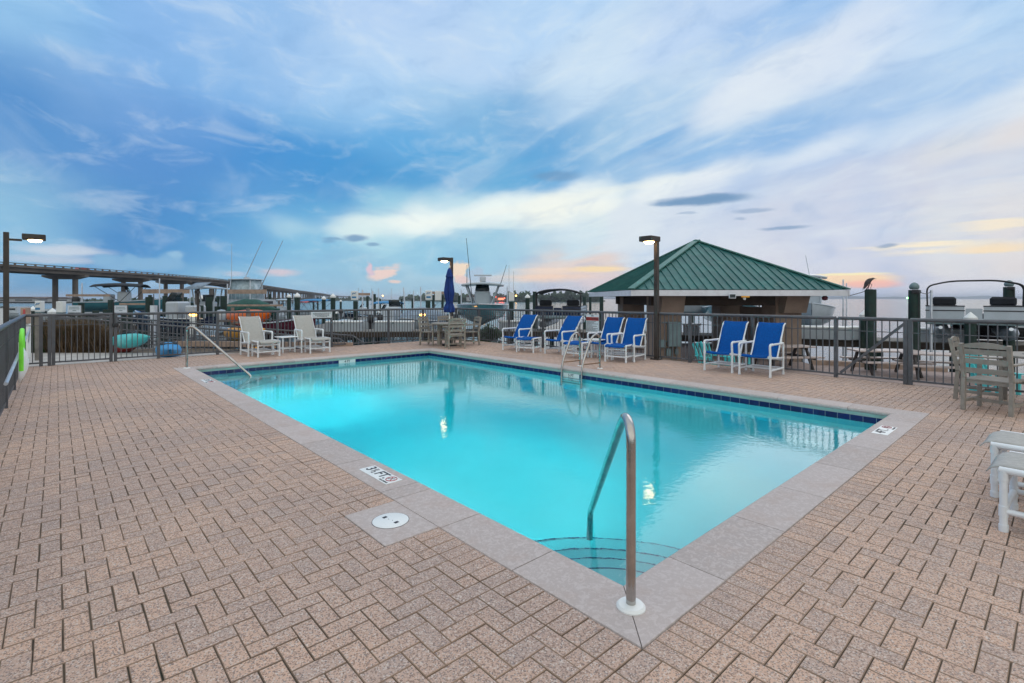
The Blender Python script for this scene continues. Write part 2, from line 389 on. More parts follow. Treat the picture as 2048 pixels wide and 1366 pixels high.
def text_mesh(txt, size, name, m, parent, T, align='CENTER', ext=0.001, sx=1.0):
    cu = bpy.data.curves.new(name, 'FONT'); cu.body = txt; cu.size = size; cu.align_x = align; cu.align_y = 'CENTER'; cu.extrude = ext
    cu.offset = size * 0.018
    t = bpy.data.objects.new(name + '_t', cu); COL.objects.link(t)
    me = bpy.data.meshes.new_from_object(t)
    bpy.data.objects.remove(t); me.transform(T @ Matrix.Scale(sx, 4, (1, 0, 0))); me.materials.clear(); me.materials.append(m); me.name = name
    o = bpy.data.objects.new(name, me); COL.objects.link(o); o.parent = parent
    return o
def arc(cx, cy, r, a0, a1, n):
    return [(cx + r * math.cos(a0 + (a1 - a0) * i / n), cy + r * math.sin(a0 + (a1 - a0) * i / n)) for i in range(n + 1)]
def fillet(pts, r, n=6):        # round the corners of a 3-D path
    pts = [Vector(p) for p in pts]; out = [pts[0]]
    for i in range(1, len(pts) - 1):
        a, b, c = pts[i - 1], pts[i], pts[i + 1]
        u, v = (a - b), (c - b); rr = min(r, u.length * .49, v.length * .49) if not isinstance(r, (list, tuple)) else min(r[i - 1], u.length * .49, v.length * .49)
        p, q = b + u.normalized() * rr, b + v.normalized() * rr
        for k in range(n + 1):
            t = k / n; out.append(p * (1 - t) ** 2 + b * 2 * t * (1 - t) + q * t * t)
    out.append(pts[-1]); return out
PLASTER = (.28, .61, .65); WABS = (.14, .915, .94); WDEN = .90; POOL_W = 230.0
M['poollamp'] = emis('pool_lamp_lens', (.85, 1, .95), 6.0)
# ------------------------------------------------------------------ deck paving
PW, PL, CW_ = 6.8, 12.1, 0.36            # pool outer width, length, coping width
DX0, DX1, DY0, DY1 = -2.5, 9.5, -3.4, 14.6
def paver_mat():
    m = bpy.data.materials.new('concrete_paver'); m.use_nodes = True; nt = m.node_tree; b = nt.nodes['Principled BSDF']
    tc = nt.nodes.new('ShaderNodeTexCoord'); v = S(nt, tc.outputs['Object'])
    ge = nt.nodes.new('ShaderNodeNewGeometry'); rnd = S(nt, ge.outputs['Random Per Island'])
    big = noise(nt, v, 0.42, 3, .5).step(.36, .64)
    c = mixc(nt, big, (.49, .345, .285), (.68, .445, .325))
    c = mixc(nt, rnd.step(.3, 1) * .50, c, (.42, .325, .29)); c = mixc(nt, rnd.step(.3, 0) * .35, c, (.60, .40, .30))
    c = mixc(nt, noise(nt, v, 5, 5, .7).step(.45, .75) * .30, c, (.42, .36, .34))
    sp = voro(nt, v, 170, out='Color'); sv = nt.nodes.new('ShaderNodeSeparateColor'); nt.links.new(sp.k, sv.inputs[0]); g = S(nt, sv.outputs[0])
    c = mixc(nt, g.step(.80, .86) * .75, c, (.70, .62, .56))
    c = mixc(nt, S(nt, sv.outputs[1]).step(.76, .82) * .70, c, (.16, .095, .070))
    c = mixc(nt, S(nt, sv.outputs[2]).step(.86, .90) * .6, c, (.12, .12, .14))
    f = noise(nt, v, 320, 3, .6)
    c = mixc(nt, f.step(.35, .65) * .30, c, (.33, .26, .235))
    nt.links.new(c.k, b.inputs['Base Color']); b.inputs['Roughness'].default_value = .85; b.inputs['Specular IOR Level'].default_value = .25
    bp = nt.nodes.new('ShaderNodeBump'); bp.inputs['Strength'].default_value = .5; bp.inputs['Distance'].default_value = .003
    nt.links.new((f + g * .5).k, bp.inputs['Height']); nt.links.new(bp.outputs[0], b.inputs['Normal'])
    return m
M['paver'] = paver_mat()
M['joint'] = mat('joint_moss', (.11, .085, .062), .95, 0, .4, 3.0, .6, 90, dirt=(.022, .026, .016, 1.0))
mb = MB()
def brick(x0, y0, x1, y1):
    cx, cy = (x0 + x1) / 2, (y0 + y1) / 2
    near = math.hypot(cx - CAMX, cy - CAMY) < 21
    if not near: return
    # wider open joints towards the fence side, tight ones by the pool
    wide = max(0.0, min(1.0, (-cx + 0.2) / 1.6)) if cx < 0 else 0.0
    gx = .0009 + (random.random() ** 3) * .0010 + wide * (.0028 * random.random() ** 3)
    gy = .0014 + (random.random() ** 3) * .0016
    z = random.uniform(-.0012, .0012); tx, ty = random.uniform(-.010, .010), random.uniform(-.010, .010)
    a, b, c, d = x0 + gx, x1 - gx, y0 + gy, y1 - gy; e = .0030
    def zz(x, y): return z + (x - cx) * tx + (y - cy) * ty
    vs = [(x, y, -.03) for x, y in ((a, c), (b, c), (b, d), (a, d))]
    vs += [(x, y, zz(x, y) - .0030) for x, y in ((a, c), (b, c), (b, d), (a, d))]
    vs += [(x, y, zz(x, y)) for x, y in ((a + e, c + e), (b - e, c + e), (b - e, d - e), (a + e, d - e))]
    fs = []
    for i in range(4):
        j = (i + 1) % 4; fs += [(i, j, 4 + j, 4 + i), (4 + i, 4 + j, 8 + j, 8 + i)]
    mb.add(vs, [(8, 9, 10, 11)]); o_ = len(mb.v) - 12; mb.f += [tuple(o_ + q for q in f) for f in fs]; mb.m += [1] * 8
def solid_cell(i, j):                     # cells (10 cm) taken by pool, borders, skimmer pad
    x, y = (i + .5) * .1, (j + .5) * .1
    if x < DX0 or x > DX1 or y < DY0 or y > DY1: return True
    if -.2 < x < PW + .2 and -.2 < y < PL + .2: return True
    if -.4 < x < 0 and 1.6 < y < 2.2: return True
    return False
i0, i1, j0, j1 = round(DX0 * 10), round(DX1 * 10), round(DY0 * 10), round(DY1 * 10)
for i in range(i0 - 1, i1 + 1):
    for j in range(j0 - 1, j1 + 1):
        m4 = (i - j) % 4
        if m4 == 0: cells = [(i, j), (i + 1, j)]
        elif m4 == 3: cells = [(i, j), (i, j + 1)]
        else: continue
        ok = [c for c in cells if not solid_cell(*c)]
        if not ok: continue
        xs = [c[0] for c in ok]; ys = [c[1] for c in ok]
        brick(min(xs) * .1, min(ys) * .1, (max(xs) + 1) * .1, (max(ys) + 1) * .1)
for k in range(round((PL + .4) * 10)):     # soldier courses round the coping
    y = -.2 + k * .1
    if not (1.6 - .01 < y < 2.2 - .01): brick(-.2, y, 0, y + .1)
    brick(PW, y, PW + .2, y + .1)
for k in range(round(PW * 10)):
    brick(k * .1, -.2, k * .1 + .1, 0); brick(k * .1, PL, k * .1 + .1, PL + .2)
M['paver_edge'] = mat('shaded_paver_edge', (.30, .21, .155), .9, 0, .35, 1.2, 0, dirt=(.07, .062, .045, .8))  # brick sides and chamfers: joint shade painted into the colour, plus some soiling
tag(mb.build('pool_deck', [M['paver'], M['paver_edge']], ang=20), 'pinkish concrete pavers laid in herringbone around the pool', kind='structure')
bed = MB()
for (x0, x1, y0, y1) in ((DX0 - .1, 0.02, DY0, DY1 + .1), (PW - .02, DX1 + .1, DY0, DY1 + .1), (0.02, PW - .02, DY0, 0.02), (0.02, PW - .02, PL - .02, DY1 + .1)):
    bed.box(((x0 + x1) / 2, (y0 + y1) / 2, -.407), (x1 - x0, y1 - y0, .8))
tag(bed.build('deck_bed', M['joint']), kind='structure')

# ------------------------------------------------------------------ the pool
WZ = -0.172
def coping_mat():
    m = bpy.data.materials.new('coping_stone'); m.use_nodes = True; nt = m.node_tree; b = nt.nodes['Principled BSDF']
    tc = nt.nodes.new('ShaderNodeTexCoord'); v = S(nt, tc.outputs['Object'])
    ge = nt.nodes.new('ShaderNodeNewGeometry'); rnd = S(nt, ge.outputs['Random Per Island'])
    c = mixc(nt, rnd, (.42, .365, .35), (.50, .435, .42))
    c = mixc(nt, noise(nt, v, 30, 5, .7, .9).step(.48, .58) * .55, c, (.60, .54, .53))
    c = mixc(nt, noise(nt, v, 3, 5, .7).step(.46, .70) * .50, c, (.44, .34, .30))
    f = noise(nt, v, 240, 4, .7); c = mixc(nt, f.step(.5, .7) * .35, c, (.30, .23, .20))
    nt.links.new(c.k, b.inputs['Base Color']); b.inputs['Roughness'].default_value = .8; b.inputs['Specular IOR Level'].default_value = .3
    bp = nt.nodes.new('ShaderNodeBump'); bp.inputs['Strength'].default_value = .35; bp.inputs['Distance'].default_value = .004
    nt.links.new((f + noise(nt, v, 38, 5, .7, .8)).k, bp.inputs['Height']); nt.links.new(bp.outputs[0], b.inputs['Normal'])
    return m
M['coping'] = coping_mat()
M['plaster'] = mat('pool_plaster', PLASTER, .8, 0, .03, 2, 0)
M['wallplaster'] = mat('bond_beam', (.30, .46, .42), .8, 0, .10, 3, 0)
def tile_mat():
    m = bpy.data.materials.new('navy_tile'); m.use_nodes = True; nt = m.node_tree; b = nt.nodes['Principled BSDF']
    tc = nt.nodes.new('ShaderNodeTexCoord'); v = S(nt, tc.outputs['Object']); ge = nt.nodes.new('ShaderNodeNewGeometry')
    c = mixc(nt, S(nt, ge.outputs['Random Per Island']), (.004, .008, .075), (.010, .018, .12))
    nt.links.new(c.k, b.inputs['Base Color']); b.inputs['Roughness'].default_value = .15
    return m
M['navytile'] = tile_mat()
M['grout'] = mat('tile_grout', (.30, .36, .40), .8, 0, .1)
M['ink'] = mat('marker_ink', (.015, .017, .03), .6, 0, .1)
M['redink'] = mat('marker_red', (.35, .03, .04), .6, 0, .1)
pool = thing('swimming_pool', 'long rectangular swimming pool of turquoise water with pale stone edge and navy tile line', 'swimming pool', (0, 0, 0))
# coping: stones with a rounded nose, mitred at the corners
cop = MB()
ix0, ix1, iy0, iy1 = CW_, PW - CW_, CW_, PL - CW_
prof = [(0, -.06), (0, -.003), (.004, 0.004), (CW_ - .03, .004), (CW_ - .012, -.001), (CW_ - .002, -.012), (CW_, -.028), (CW_ - .002, -.045), (CW_ - .012, -.055), (CW_ - .04, -.06)]
def stone(side, s0, s1, m0=False, m1=False):
    """a stone of one side; m0/m1 mitre that end"""
    rows = []
    for (w, z) in prof:
        row = []
        for end, mit, sg in ((s0, m0, 1), (s1, m1, -1)):
            t = end + (sg * w if mit else 0) + sg * .0032
            p = {'W': (w, t, z), 'E': (PW - w, t, z), 'S': (t, w, z), 'N': (t, PL - w, z)}[side]
            row.append(p)
        rows.append(row)
    n = len(rows); vs = [p for r in rows for p in r]
    fs = [(i * 2, ((i + 1) % n) * 2, ((i + 1) % n) * 2 + 1, i * 2 + 1) for i in range(n)]
    fs += [tuple(i * 2 for i in range(n)), tuple(i * 2 + 1 for i in range(n))[::-1]]
    if side in ('E', 'S'): pass
    else: fs = [f[::-1] for f in fs]
    cop.add(vs, fs)
def run(side, L, cuts):
    cs = [0] + cuts + [L]
    for i in range(len(cs) - 1): stone(side, cs[i], cs[i + 1], i == 0, i == len(cs) - 2)
run('W', PL, [.86, 1.58, 2.22, 2.42, 3.30, 4.20, 5.10, 6.0, 6.9, 7.8, 8.7, 9.6, 10.4, 11.24])
run('E', PL, [.86 + .94 * k for k in range(0, 12)])
run('S', PW, [.80, 1.66, 2.5, 3.4, 4.3, 5.2, 6.0])
run('N', PW, [.80, 1.66, 2.5, 3.4, 4.3, 5.2, 6.0])
cop.build('coping', M['coping'], pool, ang=40)
pad = MB(); pad.box((-.2, 1.9, -.027), (.396, .596, .062), bev=.004)
pad.build('skimmer_pad', M['coping'], pool, ang=30)
gap = MB()
for (x, y, w, l) in ((.16, PL / 2, .30, PL - .02), (PW - .16, PL / 2, .30, PL - .02), (PW / 2, .16, PW - .66, .30), (PW / 2, PL - .16, PW - .66, .30)):
    gap.box((x, y, -.065), (w, l, .12))
gap.build('coping_bed', M['joint'], pool)
# shell: floor with a deeper middle, walls, bond beam
sh = MB(); zs = [(iy0, -1.10), (3.6, -1.15), (6.0, -1.55), (8.4, -1.15), (iy1, -1.10)]
rows = [[(x, y, z) for x in (ix0, ix1)] for y, z in zs]; sh.grid(rows)
for y in (iy0, iy1):
    sh.add([(ix0, y, -1.8), (ix1, y, -1.8), (ix1, y, -.19), (ix0, y, -.19)], [(0, 1, 2, 3)])
for x in (ix0, ix1):
    sh.add([(x, iy0, -1.8), (x, iy1, -1.8), (x, iy1, -.19), (x, iy0, -.19)], [(0, 1, 2, 3)])
sh.build('basin', M['plaster'], pool)
bb = MB(); e = .012
for y, s in ((iy0, 1), (iy1, -1)): bb.box(((ix0 + ix1) / 2, y - s * .05, -.12), (ix1 - ix0 + .2, .10 - e, .14))
for x, s in ((ix0, 1), (ix1, -1)): bb.box((x - s * .05, (iy0 + iy1) / 2, -.12), (.10 - e, iy1 - iy0, .14))
bb.build('bond_beam', M['wallplaster'], pool)
def tiles(x0, y0, x1, y1, nx, ny, skip=()):
    tl = MB()
    L = math.hypot(x1 - x0, y1 - y0); n = round(L / .155); dx, dy = (x1 - x0) / n, (y1 - y0) / n
    for k in range(n):
        if k in skip:
            if tl.v: tl.build('tile_band', M['navytile'], pool); tl = MB()
            continue
        cx, cy = x0 + dx * (k + .5), y0 + dy * (k + .5)
        tl.box((cx - nx * .002, cy - ny * .002, -.140), (abs(dx) - .005 if dx else .012, abs(dy) - .005 if dy else .012, .094))
    tl.build('tile_band', M['navytile'], pool)
nW = round((ix1 - ix0) / .155); nL = round((iy1 - iy0) / .155)
MK4, MK5 = (21, 22, 23), (35, 36, 37)
tiles(ix0, iy0, ix1, iy0, 0, 1); tiles(ix0, iy1, ix1, iy1, 0, -1, MK4)
tiles(ix0, iy0, ix0, iy1, 1, 0); tiles(ix1, iy0, ix1, iy1, -1, 0, MK5)
gr = MB()
for y in (iy0, iy1): gr.box(((ix0 + ix1) / 2, y, -.140), (ix1 - ix0, .006, .100))
for x in (ix0, ix1): gr.box((x, (iy0 + iy1) / 2, -.140), (.006, iy1 - iy0, .100))
gr.build('grout', M['grout'], pool)
dx = (ix1 - ix0) / nW; dyl = (iy1 - iy0) / nL
def marker(cx, cy, cz, T, w, h, txt, size, name='depth_marker'):
    k = MB(); k.box((0, 0, 0), (w, h, .004), T=T)
    o = k.build(name, M['white'], pool)
    text_mesh(txt, size, 'numeral', M['ink'], o, T @ Matrix.Translation((0, 0, .0025)))
    return o
Tn = Matrix.Translation((ix0 + dx * 22.5, iy1 - .012, -.136)) @ Matrix.Rotation(R(90), 4, 'X')
marker(0, 0, 0, Tn, dx * 3 - .01, .088, '4 FT', .085)
Te = Matrix.Translation((ix1 - .012, iy0 + dyl * 36.5, -.136)) @ Matrix.Rotation(R(-90), 4, 'Z') @ Matrix.Rotation(R(90), 4, 'X')
marker(0, 0, 0, Te, dyl * 3 - .01, .088, '5 FT', .085)
def coping_marker(x, y, rz, first, nodive=True, s=1.0):
    T = Matrix.Translation((x, y, .0065)) @ Matrix.Rotation(rz, 4, 'Z')
    k = MB(); k.box((0, 0, 0), (.50 * s, .155, .004), T=T); o = k.build('depth_marker', M['white'], pool)
    Z = Matrix.Translation((0, 0, .0025))
    if first == '3':
        text_mesh('3', .135, 'numeral', M['ink'], o, T @ Z @ Matrix.Translation((-.19, 0.01, 0)))
        text_mesh('1', .06, 'numeral', M['ink'], o, T @ Z @ Matrix.Translation((-.135, .035, 0)))
        text_mesh('/', .10, 'numeral', M['ink'], o, T @ Z @ Matrix.Translation((-.118, .012, 0)))
        text_mesh('2', .06, 'numeral', M['ink'], o, T @ Z @ Matrix.Translation((-.095, -.018, 0)))
        text_mesh('FT.', .135, 'numeral', M['ink'], o, T @ Z @ Matrix.Translation((.03, 0.01, 0)))
    else:
        text_mesh(first + 'FT.', .135, 'numeral', M['ink'], o, T @ Z @ Matrix.Translation((-.07, 0.01, 0)))
    c = MB(); X0 = .175
    c.tube([(X0 + .047 * math.cos(t * R(15)), .015 + .047 * math.sin(t * R(15)), .0035) for t in range(24)], .0035, 6, closed=True)
    c.bar((X0 - .033, .048, .0035), (X0 + .033, -.018, .0035), .006, .003)
    c2 = MB()
    for v_ in c.v: c2.v.append(tuple(T @ Vector(v_)))
    c2.f = c.f; c2.m = c.m; c2.build('no_diving_symbol', M['redink'], o)
    q = MB(); q.bar(tuple(T @ Vector((X0 - .03, -.005, .0035))), tuple(T @ Vector((X0 + .02, .04, .0035))), .007, .002)
    q.build('diver', M['ink'], o)
    text_mesh('NO DIVING', .026, 'caption', M['ink'], o, T @ Z @ Matrix.Translation((X0 - .01, -.058, 0)))
coping_marker(.185, 2.79, R(-90), '3'); coping_marker(.185, 9.55, R(-90), '3')
coping_marker(5.28, .19, 0, '4')
# corner steps
M['stepedge'] = mat('step_tile', (.03, .10, .22), .3, 0, .1)
for (cx, cy, a0) in ((ix0, iy0, 0.0), (ix0, iy1, -math.pi / 2)):
    st = MB(); ed = MB()
    for k, (r, z) in enumerate(((.66, -.36), (1.0, -.60), (1.33, -.82), (1.66, -1.0))):
        rp = (0, .66, 1.0, 1.33)[k]; n = 20
        A = arc(cx, cy, r, a0, a0 + math.pi / 2, n)
        if rp: B = arc(cx, cy, rp, a0, a0 + math.pi / 2, n)
        else: B = [(cx, cy)] * (n + 1)
        st.add([(x, y, z) for x, y in B] + [(x, y, z) for x, y in A] + [(x, y, -1.4) for x, y in A],
               [(i, n + 1 + i, n + 2 + i, i + 1) for i in range(n)] + [(n + 1 + i, 2 * n + 2 + i, 2 * n + 3 + i, n + 2 + i) for i in range(n)])
        ed.tube([(x, y, z + .004) for x, y in arc(cx, cy, r - .012, a0, a0 + math.pi / 2, n)], .005, 6)
    st.build('corner_steps', M['plaster'], pool); ed.build('step_edging', M['stepedge'], pool)
# underwater lights in the left wall
for y in (3.35, 8.35):
    k = MB(); T = Matrix.Translation((ix0 + .012, y, -.50)) @ Matrix.Rotation(R(90), 4, 'Y')
    k.add(*(lambda q: (q.v, q.f))(MB().lathe([(.10, 0), (.135, 0), (.14, .012), (.10, .02)], 24, caps=False)), T=T)
    o = k.build('underwater_light', M['steel'], pool)
    g = MB(); g.add(*(lambda q: (q.v, q.f))(MB().lathe([(.10, .004), (.05, .014), (.001, .018)], 24, caps=False)), T=T); g.build('lens', M['poollamp'], o)
    L = bpy.data.lights.new('pool_lamp', 'AREA'); L.shape = 'DISK'; L.size = .18; L.energy = POOL_W; L.color = (.85, 1.0, .95); L.spread = R(145)
    lo = bpy.data.objects.new('pool_lamp', L); COL.objects.link(lo); lo.location = (ix0 + .06, y, -.50)
    lo.rotation_euler = Vector((1, 0, -1.1)).to_track_quat('-Z', 'Y').to_euler(); lo.parent = pool
# water
def water_pool_mat():
    m = bpy.data.materials.new('pool_water'); m.use_nodes = True; nt = m.node_tree; nt.nodes.clear()
    out = nt.nodes.new('ShaderNodeOutputMaterial'); g = nt.nodes.new('ShaderNodeBsdfGlass'); g.inputs['IOR'].default_value = 1.333
    g.inputs['Roughness'].default_value = 0.0; g.inputs['Color'].default_value = (1, 1, 1, 1)
    tc = nt.nodes.new('ShaderNodeTexCoord'); v = S(nt, tc.outputs['Object'])
    n1 = noise(nt, v, 3.2, 3, .5, .3); n2 = noise(nt, v, 16.0, 3, .5, .2)
    bp = nt.nodes.new('ShaderNodeBump'); bp.inputs['Strength'].default_value = 1.0; bp.inputs['Distance'].default_value = .0030
    nt.links.new((n1 * .45 + n2 * .34).k, bp.inputs['Height']); nt.links.new(bp.outputs[0], g.inputs['Normal'])
    va = nt.nodes.new('ShaderNodeVolumeAbsorption'); va.inputs['Color'].default_value = (*WABS, 1); va.inputs['Density'].default_value = WDEN
    nt.links.new(g.outputs[0], out.inputs['Surface']); nt.links.new(va.outputs[0], out.inputs['Volume'])
    return m
wt = MB(); wt.box(((ix0 + ix1) / 2, (iy0 + iy1) / 2, (WZ - 1.7) / 2), (ix1 - ix0 + .02, iy1 - iy0 + .02, WZ + 1.7))
tag(wt.build('pool_water', water_pool_mat()), 'still turquoise water filling the swimming pool', kind='structure')
# skimmer lid
sk = thing('skimmer_lid', 'round white skimmer lid set in the pale stone pad beside the pool', 'skimmer lid', (-.195, 1.905, .004))
MB().lathe([(.124, -.004), (.124, .002), (.118, .004), (.02, .005)], 40).build('lid', M['white'], sk)
MB().lathe([(.1245, -.003), (.1275, -.003), (.1275, .0012), (.1245, .0012)], 40, caps=False).build('seam', M['ink'], sk)
for s in (-1, 1):
    MB().box((-.035 * s * .3, .062 * s, .0056), (.030, .022, .002), rz=R(10)).build('finger_slot', M['ink'], sk)
for s in (-1, 1): MB().lathe([(.003, 0), (.003, .0015)], 8, c=(-.006 * s, .018 * s, .0048)).build('screw', M['ink'], sk)

# ------------------------------------------------------------------ rails and ladder
def handrail(cx, cy, ang, label, flip=1):
    t = thing('handrail', label, 'handrail', (cx, cy, 0.004), ang, 'curved steel handrails over the corner steps')
    p = fillet([(0, 0, 0), (0, 0, .93), (.22, 0, .93), (1.40, 0, WZ + .015), (1.42, 0, -.62)], [.16, .10, .10], 10)
    # rounder top
    p = fillet([(0, 0, 0), (0, 0, .885), (.12, 0, .935), (.24, 0, .86), (1.47, 0, WZ + .02), (1.50, 0, -.63)], [.14, .09, .12, .06], 8)
    MB().tube(p, .0245, 16).build('tube', M['steel'], t, ang=60)
    MB().lathe([(.072, 0), (.072, .006), (.062, .017), (.03, .020)], 28).build('flange', M['white'], t)
    return t
handrail(.215, .208, R(47), 'steel handrail in the foreground, curving from the nearest pool corner into the water')
handrail(.225, 11.86, R(-46), 'distant steel handrail at the far left pool corner, sloping down to the right')
lad = thing('pool_ladder', 'steel pool ladder with two curved rails beside the blue chairs', 'pool ladder', (7.0, 5.99, 0.0))
for s in (-1, 1):
    y = .285 * s
    p = fillet([(0, y, 0), (0, y, .70), (-.12, y, .78), (-.30, y, .70), (-.60, y, .15), (-.64, y, -.2), (-.64, y, -1.2)], [.10, .12, .12, .25, .1], 6)
    MB().tube(p, .0235, 12).build('side_rail', M['steel'], lad, ang=60)
    MB().tube([(0, y, .13), (-.60, y, .14)], .016, 10).build('cross_tube', M['rust'], lad, ang=60)
    MB().lathe([(.065, 0), (.065, .006), (.055, .015), (.03, .017)], 20, c=(0, y, 0.001)).build('flange', M['white'], lad)
for k in range(3):
    MB().box((-.64, 0, -.22 - .27 * k), (.09, .54, .03), bev=.008).build('tread', M['steel'], lad)

# ------------------------------------------------------------------ fences
FH = 1.2
def fence(name, label, cat, p0, p1, posts, gatebrace=False, skip_ends=(False, False), top=True, bar=.115, h=FH, group=None, toprail_r=.034):
    """p0 -> p1; posts = distances along"""
    p0, p1 = Vector((*p0, 0)), Vector((*p1, 0)); d = p1 - p0; L = d.length; rz = math.atan2(d.y, d.x)
    t = thing(name, label, cat, p0, rz, group)
    if top:
        MB().tube([(0, 0, h - toprail_r), (L, 0, h - toprail_r)], toprail_r, 14).build('top_rail', M['rail'], t, ang=60)
    else:
        MB().box((L / 2, 0, h - .12), (L, .045, .045)).build('top_rail', M['rail'], t)
    MB().box((L / 2, 0, .075), (L, .03, .035)).build('bottom_rail', M['rail'], t)
    MB().box((L / 2, 0, h - .27), (L, .014, .014)).build('middle_rail', M['rail'], t)
    for s in posts:
        MB().box((s, 0, (h - .03) / 2), (.064, .064, h - .03)).build('post', M['rail'], t)
    edges = sorted(posts)
    if not edges or edges[0] > .1: edges = [0] + edges
    if edges[-1] < L - .1: edges = edges + [L]
    for a, b in zip(edges[:-1], edges[1:]):
        n = max(1, round((b - a) / bar)); k = MB()
        for i in range(1, n):
            x = a + (b - a) * i / n; k.box((x, 0, (h - .05 + .09) / 2), (.017, .017, h - .05 - .09))
        if k.v: k.build('picket_panel', M['rail'], t)
    if gatebrace:
        MB().bar((.04, -.02, .10), (L - .04, -.02, h - .10), .035, .045).build('diagonal_brace', M['rail'], t)
    return t
# positions of the posts along the back (from photo bearings)
def along_back(px):               # x on the line y = FB seen at bearing px
    k = (px - 1024) / F; yb = FBY - CAMY
    # X = k Y ; X = dx*CS - dy*SN ; Y = dx*SN + dy*CS
    return CAMX + yb * (SN + k * CS) / (CS - k * SN)
def along_right(px):
    k = (px - 1024) / F; xb = FRX - CAMX
    return CAMY + xb * (CS - k * SN) / (SN + k * CS)
FBY, FRX, FLX = 14.52, 9.46, -2.46
xs = {p: along_back(p) for p in (35, 82, 99, 107, 222, 231, 317, 435, 555, 663, 777, 846)}
fence('fence', 'short grey railing in the far left corner, between the side fence and the gate post', 'fence', (FLX, FBY), (xs[99], FBY), [0, xs[82] - FLX, xs[99] - FLX])
fence('gate', 'grey picket gate in the left part of the back fence, with the black latch', 'gate', (xs[107], FBY), (xs[222], FBY), [0, xs[222] - xs[107]], top=False, bar=.10)
MB_ = MB().tube([(xs[99] - 0, FBY, FH - .034), (xs[231], FBY, FH - .034)], .034, 14)
tag(MB_.build('gate_header', M['rail'], ang=60), 'round grey tube bridging over the left gate', 'rail')
fence('fence', 'long grey picket fence along the back of the deck, behind the beige chairs', 'fence', (xs[231], FBY), (FRX, FBY), [0] + [xs[p] - xs[231] for p in (317, 435, 555, 663, 777, 846)], bar=.105)
fence('fence', 'grey picket fence along the left side of the deck, seen edge on', 'fence', (FLX, FBY), (FLX, DY0), [1.9 * k for k in range(1, 10)], bar=.105)
ys = {p: along_right(p) for p in (958, 1018, 1086, 1205, 1380, 1505, 1672, 1821, 2075, 2300)}
fence('fence', 'grey picket fence on the right behind the blue chairs, up to the gate post', 'fence', (FRX, FBY), (FRX, ys[1672]), [0] + [FBY - ys[p] for p in (958, 1018, 1086, 1205, 1380, 1505, 1672)], bar=.115)
fence('gate', 'grey picket gate with a diagonal brace in front of the dark picnic table', 'gate', (FRX, ys[1672] - .04), (FRX, ys[1821] + .04), [ys[1672] - ys[1821] - .08 - .03], gatebrace=True, bar=.115)
fence('fence', 'grey picket fence at the far right edge behind the slatted chairs', 'fence', (FRX, ys[1821]), (FRX, DY0), [0] + [ys[1821] - ys[p] for p in (2075, 2300)], bar=.115)
la = thing('gate_latch', 'tall black magnetic latch standing up on the gate post at the left', 'latch', (xs[231] - .04, FBY - .05, .85))
MB().box((0, 0, .30), (.03, .03, .62), bev=.006).build('latch_tube', M['black'], la)
MB().box((.03, -.01, .05), (.12, .05, .09), bev=.01).build('latch_body', M['black'], la)

# ------------------------------------------------------------------ light poles
def light_pole(loc, rz, arm, label, h=3.12):
    t = thing('lamp_post', label, 'lamp post', loc, rz, 'dark square lamp posts around the pool')
    MB().box((0, 0, h / 2), (.10, .10, h), bev=.006).build('pole', M['bronze'], t)
    b = MB().box((0, 0, .012), (.24, .24, .024), bev=.005)
    for i in (-1, 1):
        for j in (-1, 1): b.box((i * .09, j * .09, .03), (.03, .03, .035))
    b.build('base_plate', M['bronze'], t)
    if arm > .06: MB().box((-.05 - arm / 2, 0, h - .17), (arm, .05, .05)).build('arm', M['bronze'], t)
    x = -.05 - arm - .21
    hd = MB(); hd.box((x, 0, h - .085), (.42, .36, .13), bev=.012); hd.build('lamp_head', M['bronze'], t)
    dome = MB().lathe([(.02, -.055), (.09, -.045), (.125, -.02), (.13, 0)], 20, c=(x - .02, 0, h - .152)); dome.build('lamp_glass', M['lamp'], t)
    return t
light_pole(G(1313, 719), 0, .05, 'lit dark lamp post standing in front of the green roofed pavilion')
light_pole((FRX - .12, FBY + .14, 0), 0, .05, 'lit dark lamp post behind the closed blue umbrella')
light_pole((-2.80, 15.6, 0), math.pi, .22, 'lit dark lamp post at the left edge of the view, outside the fence')

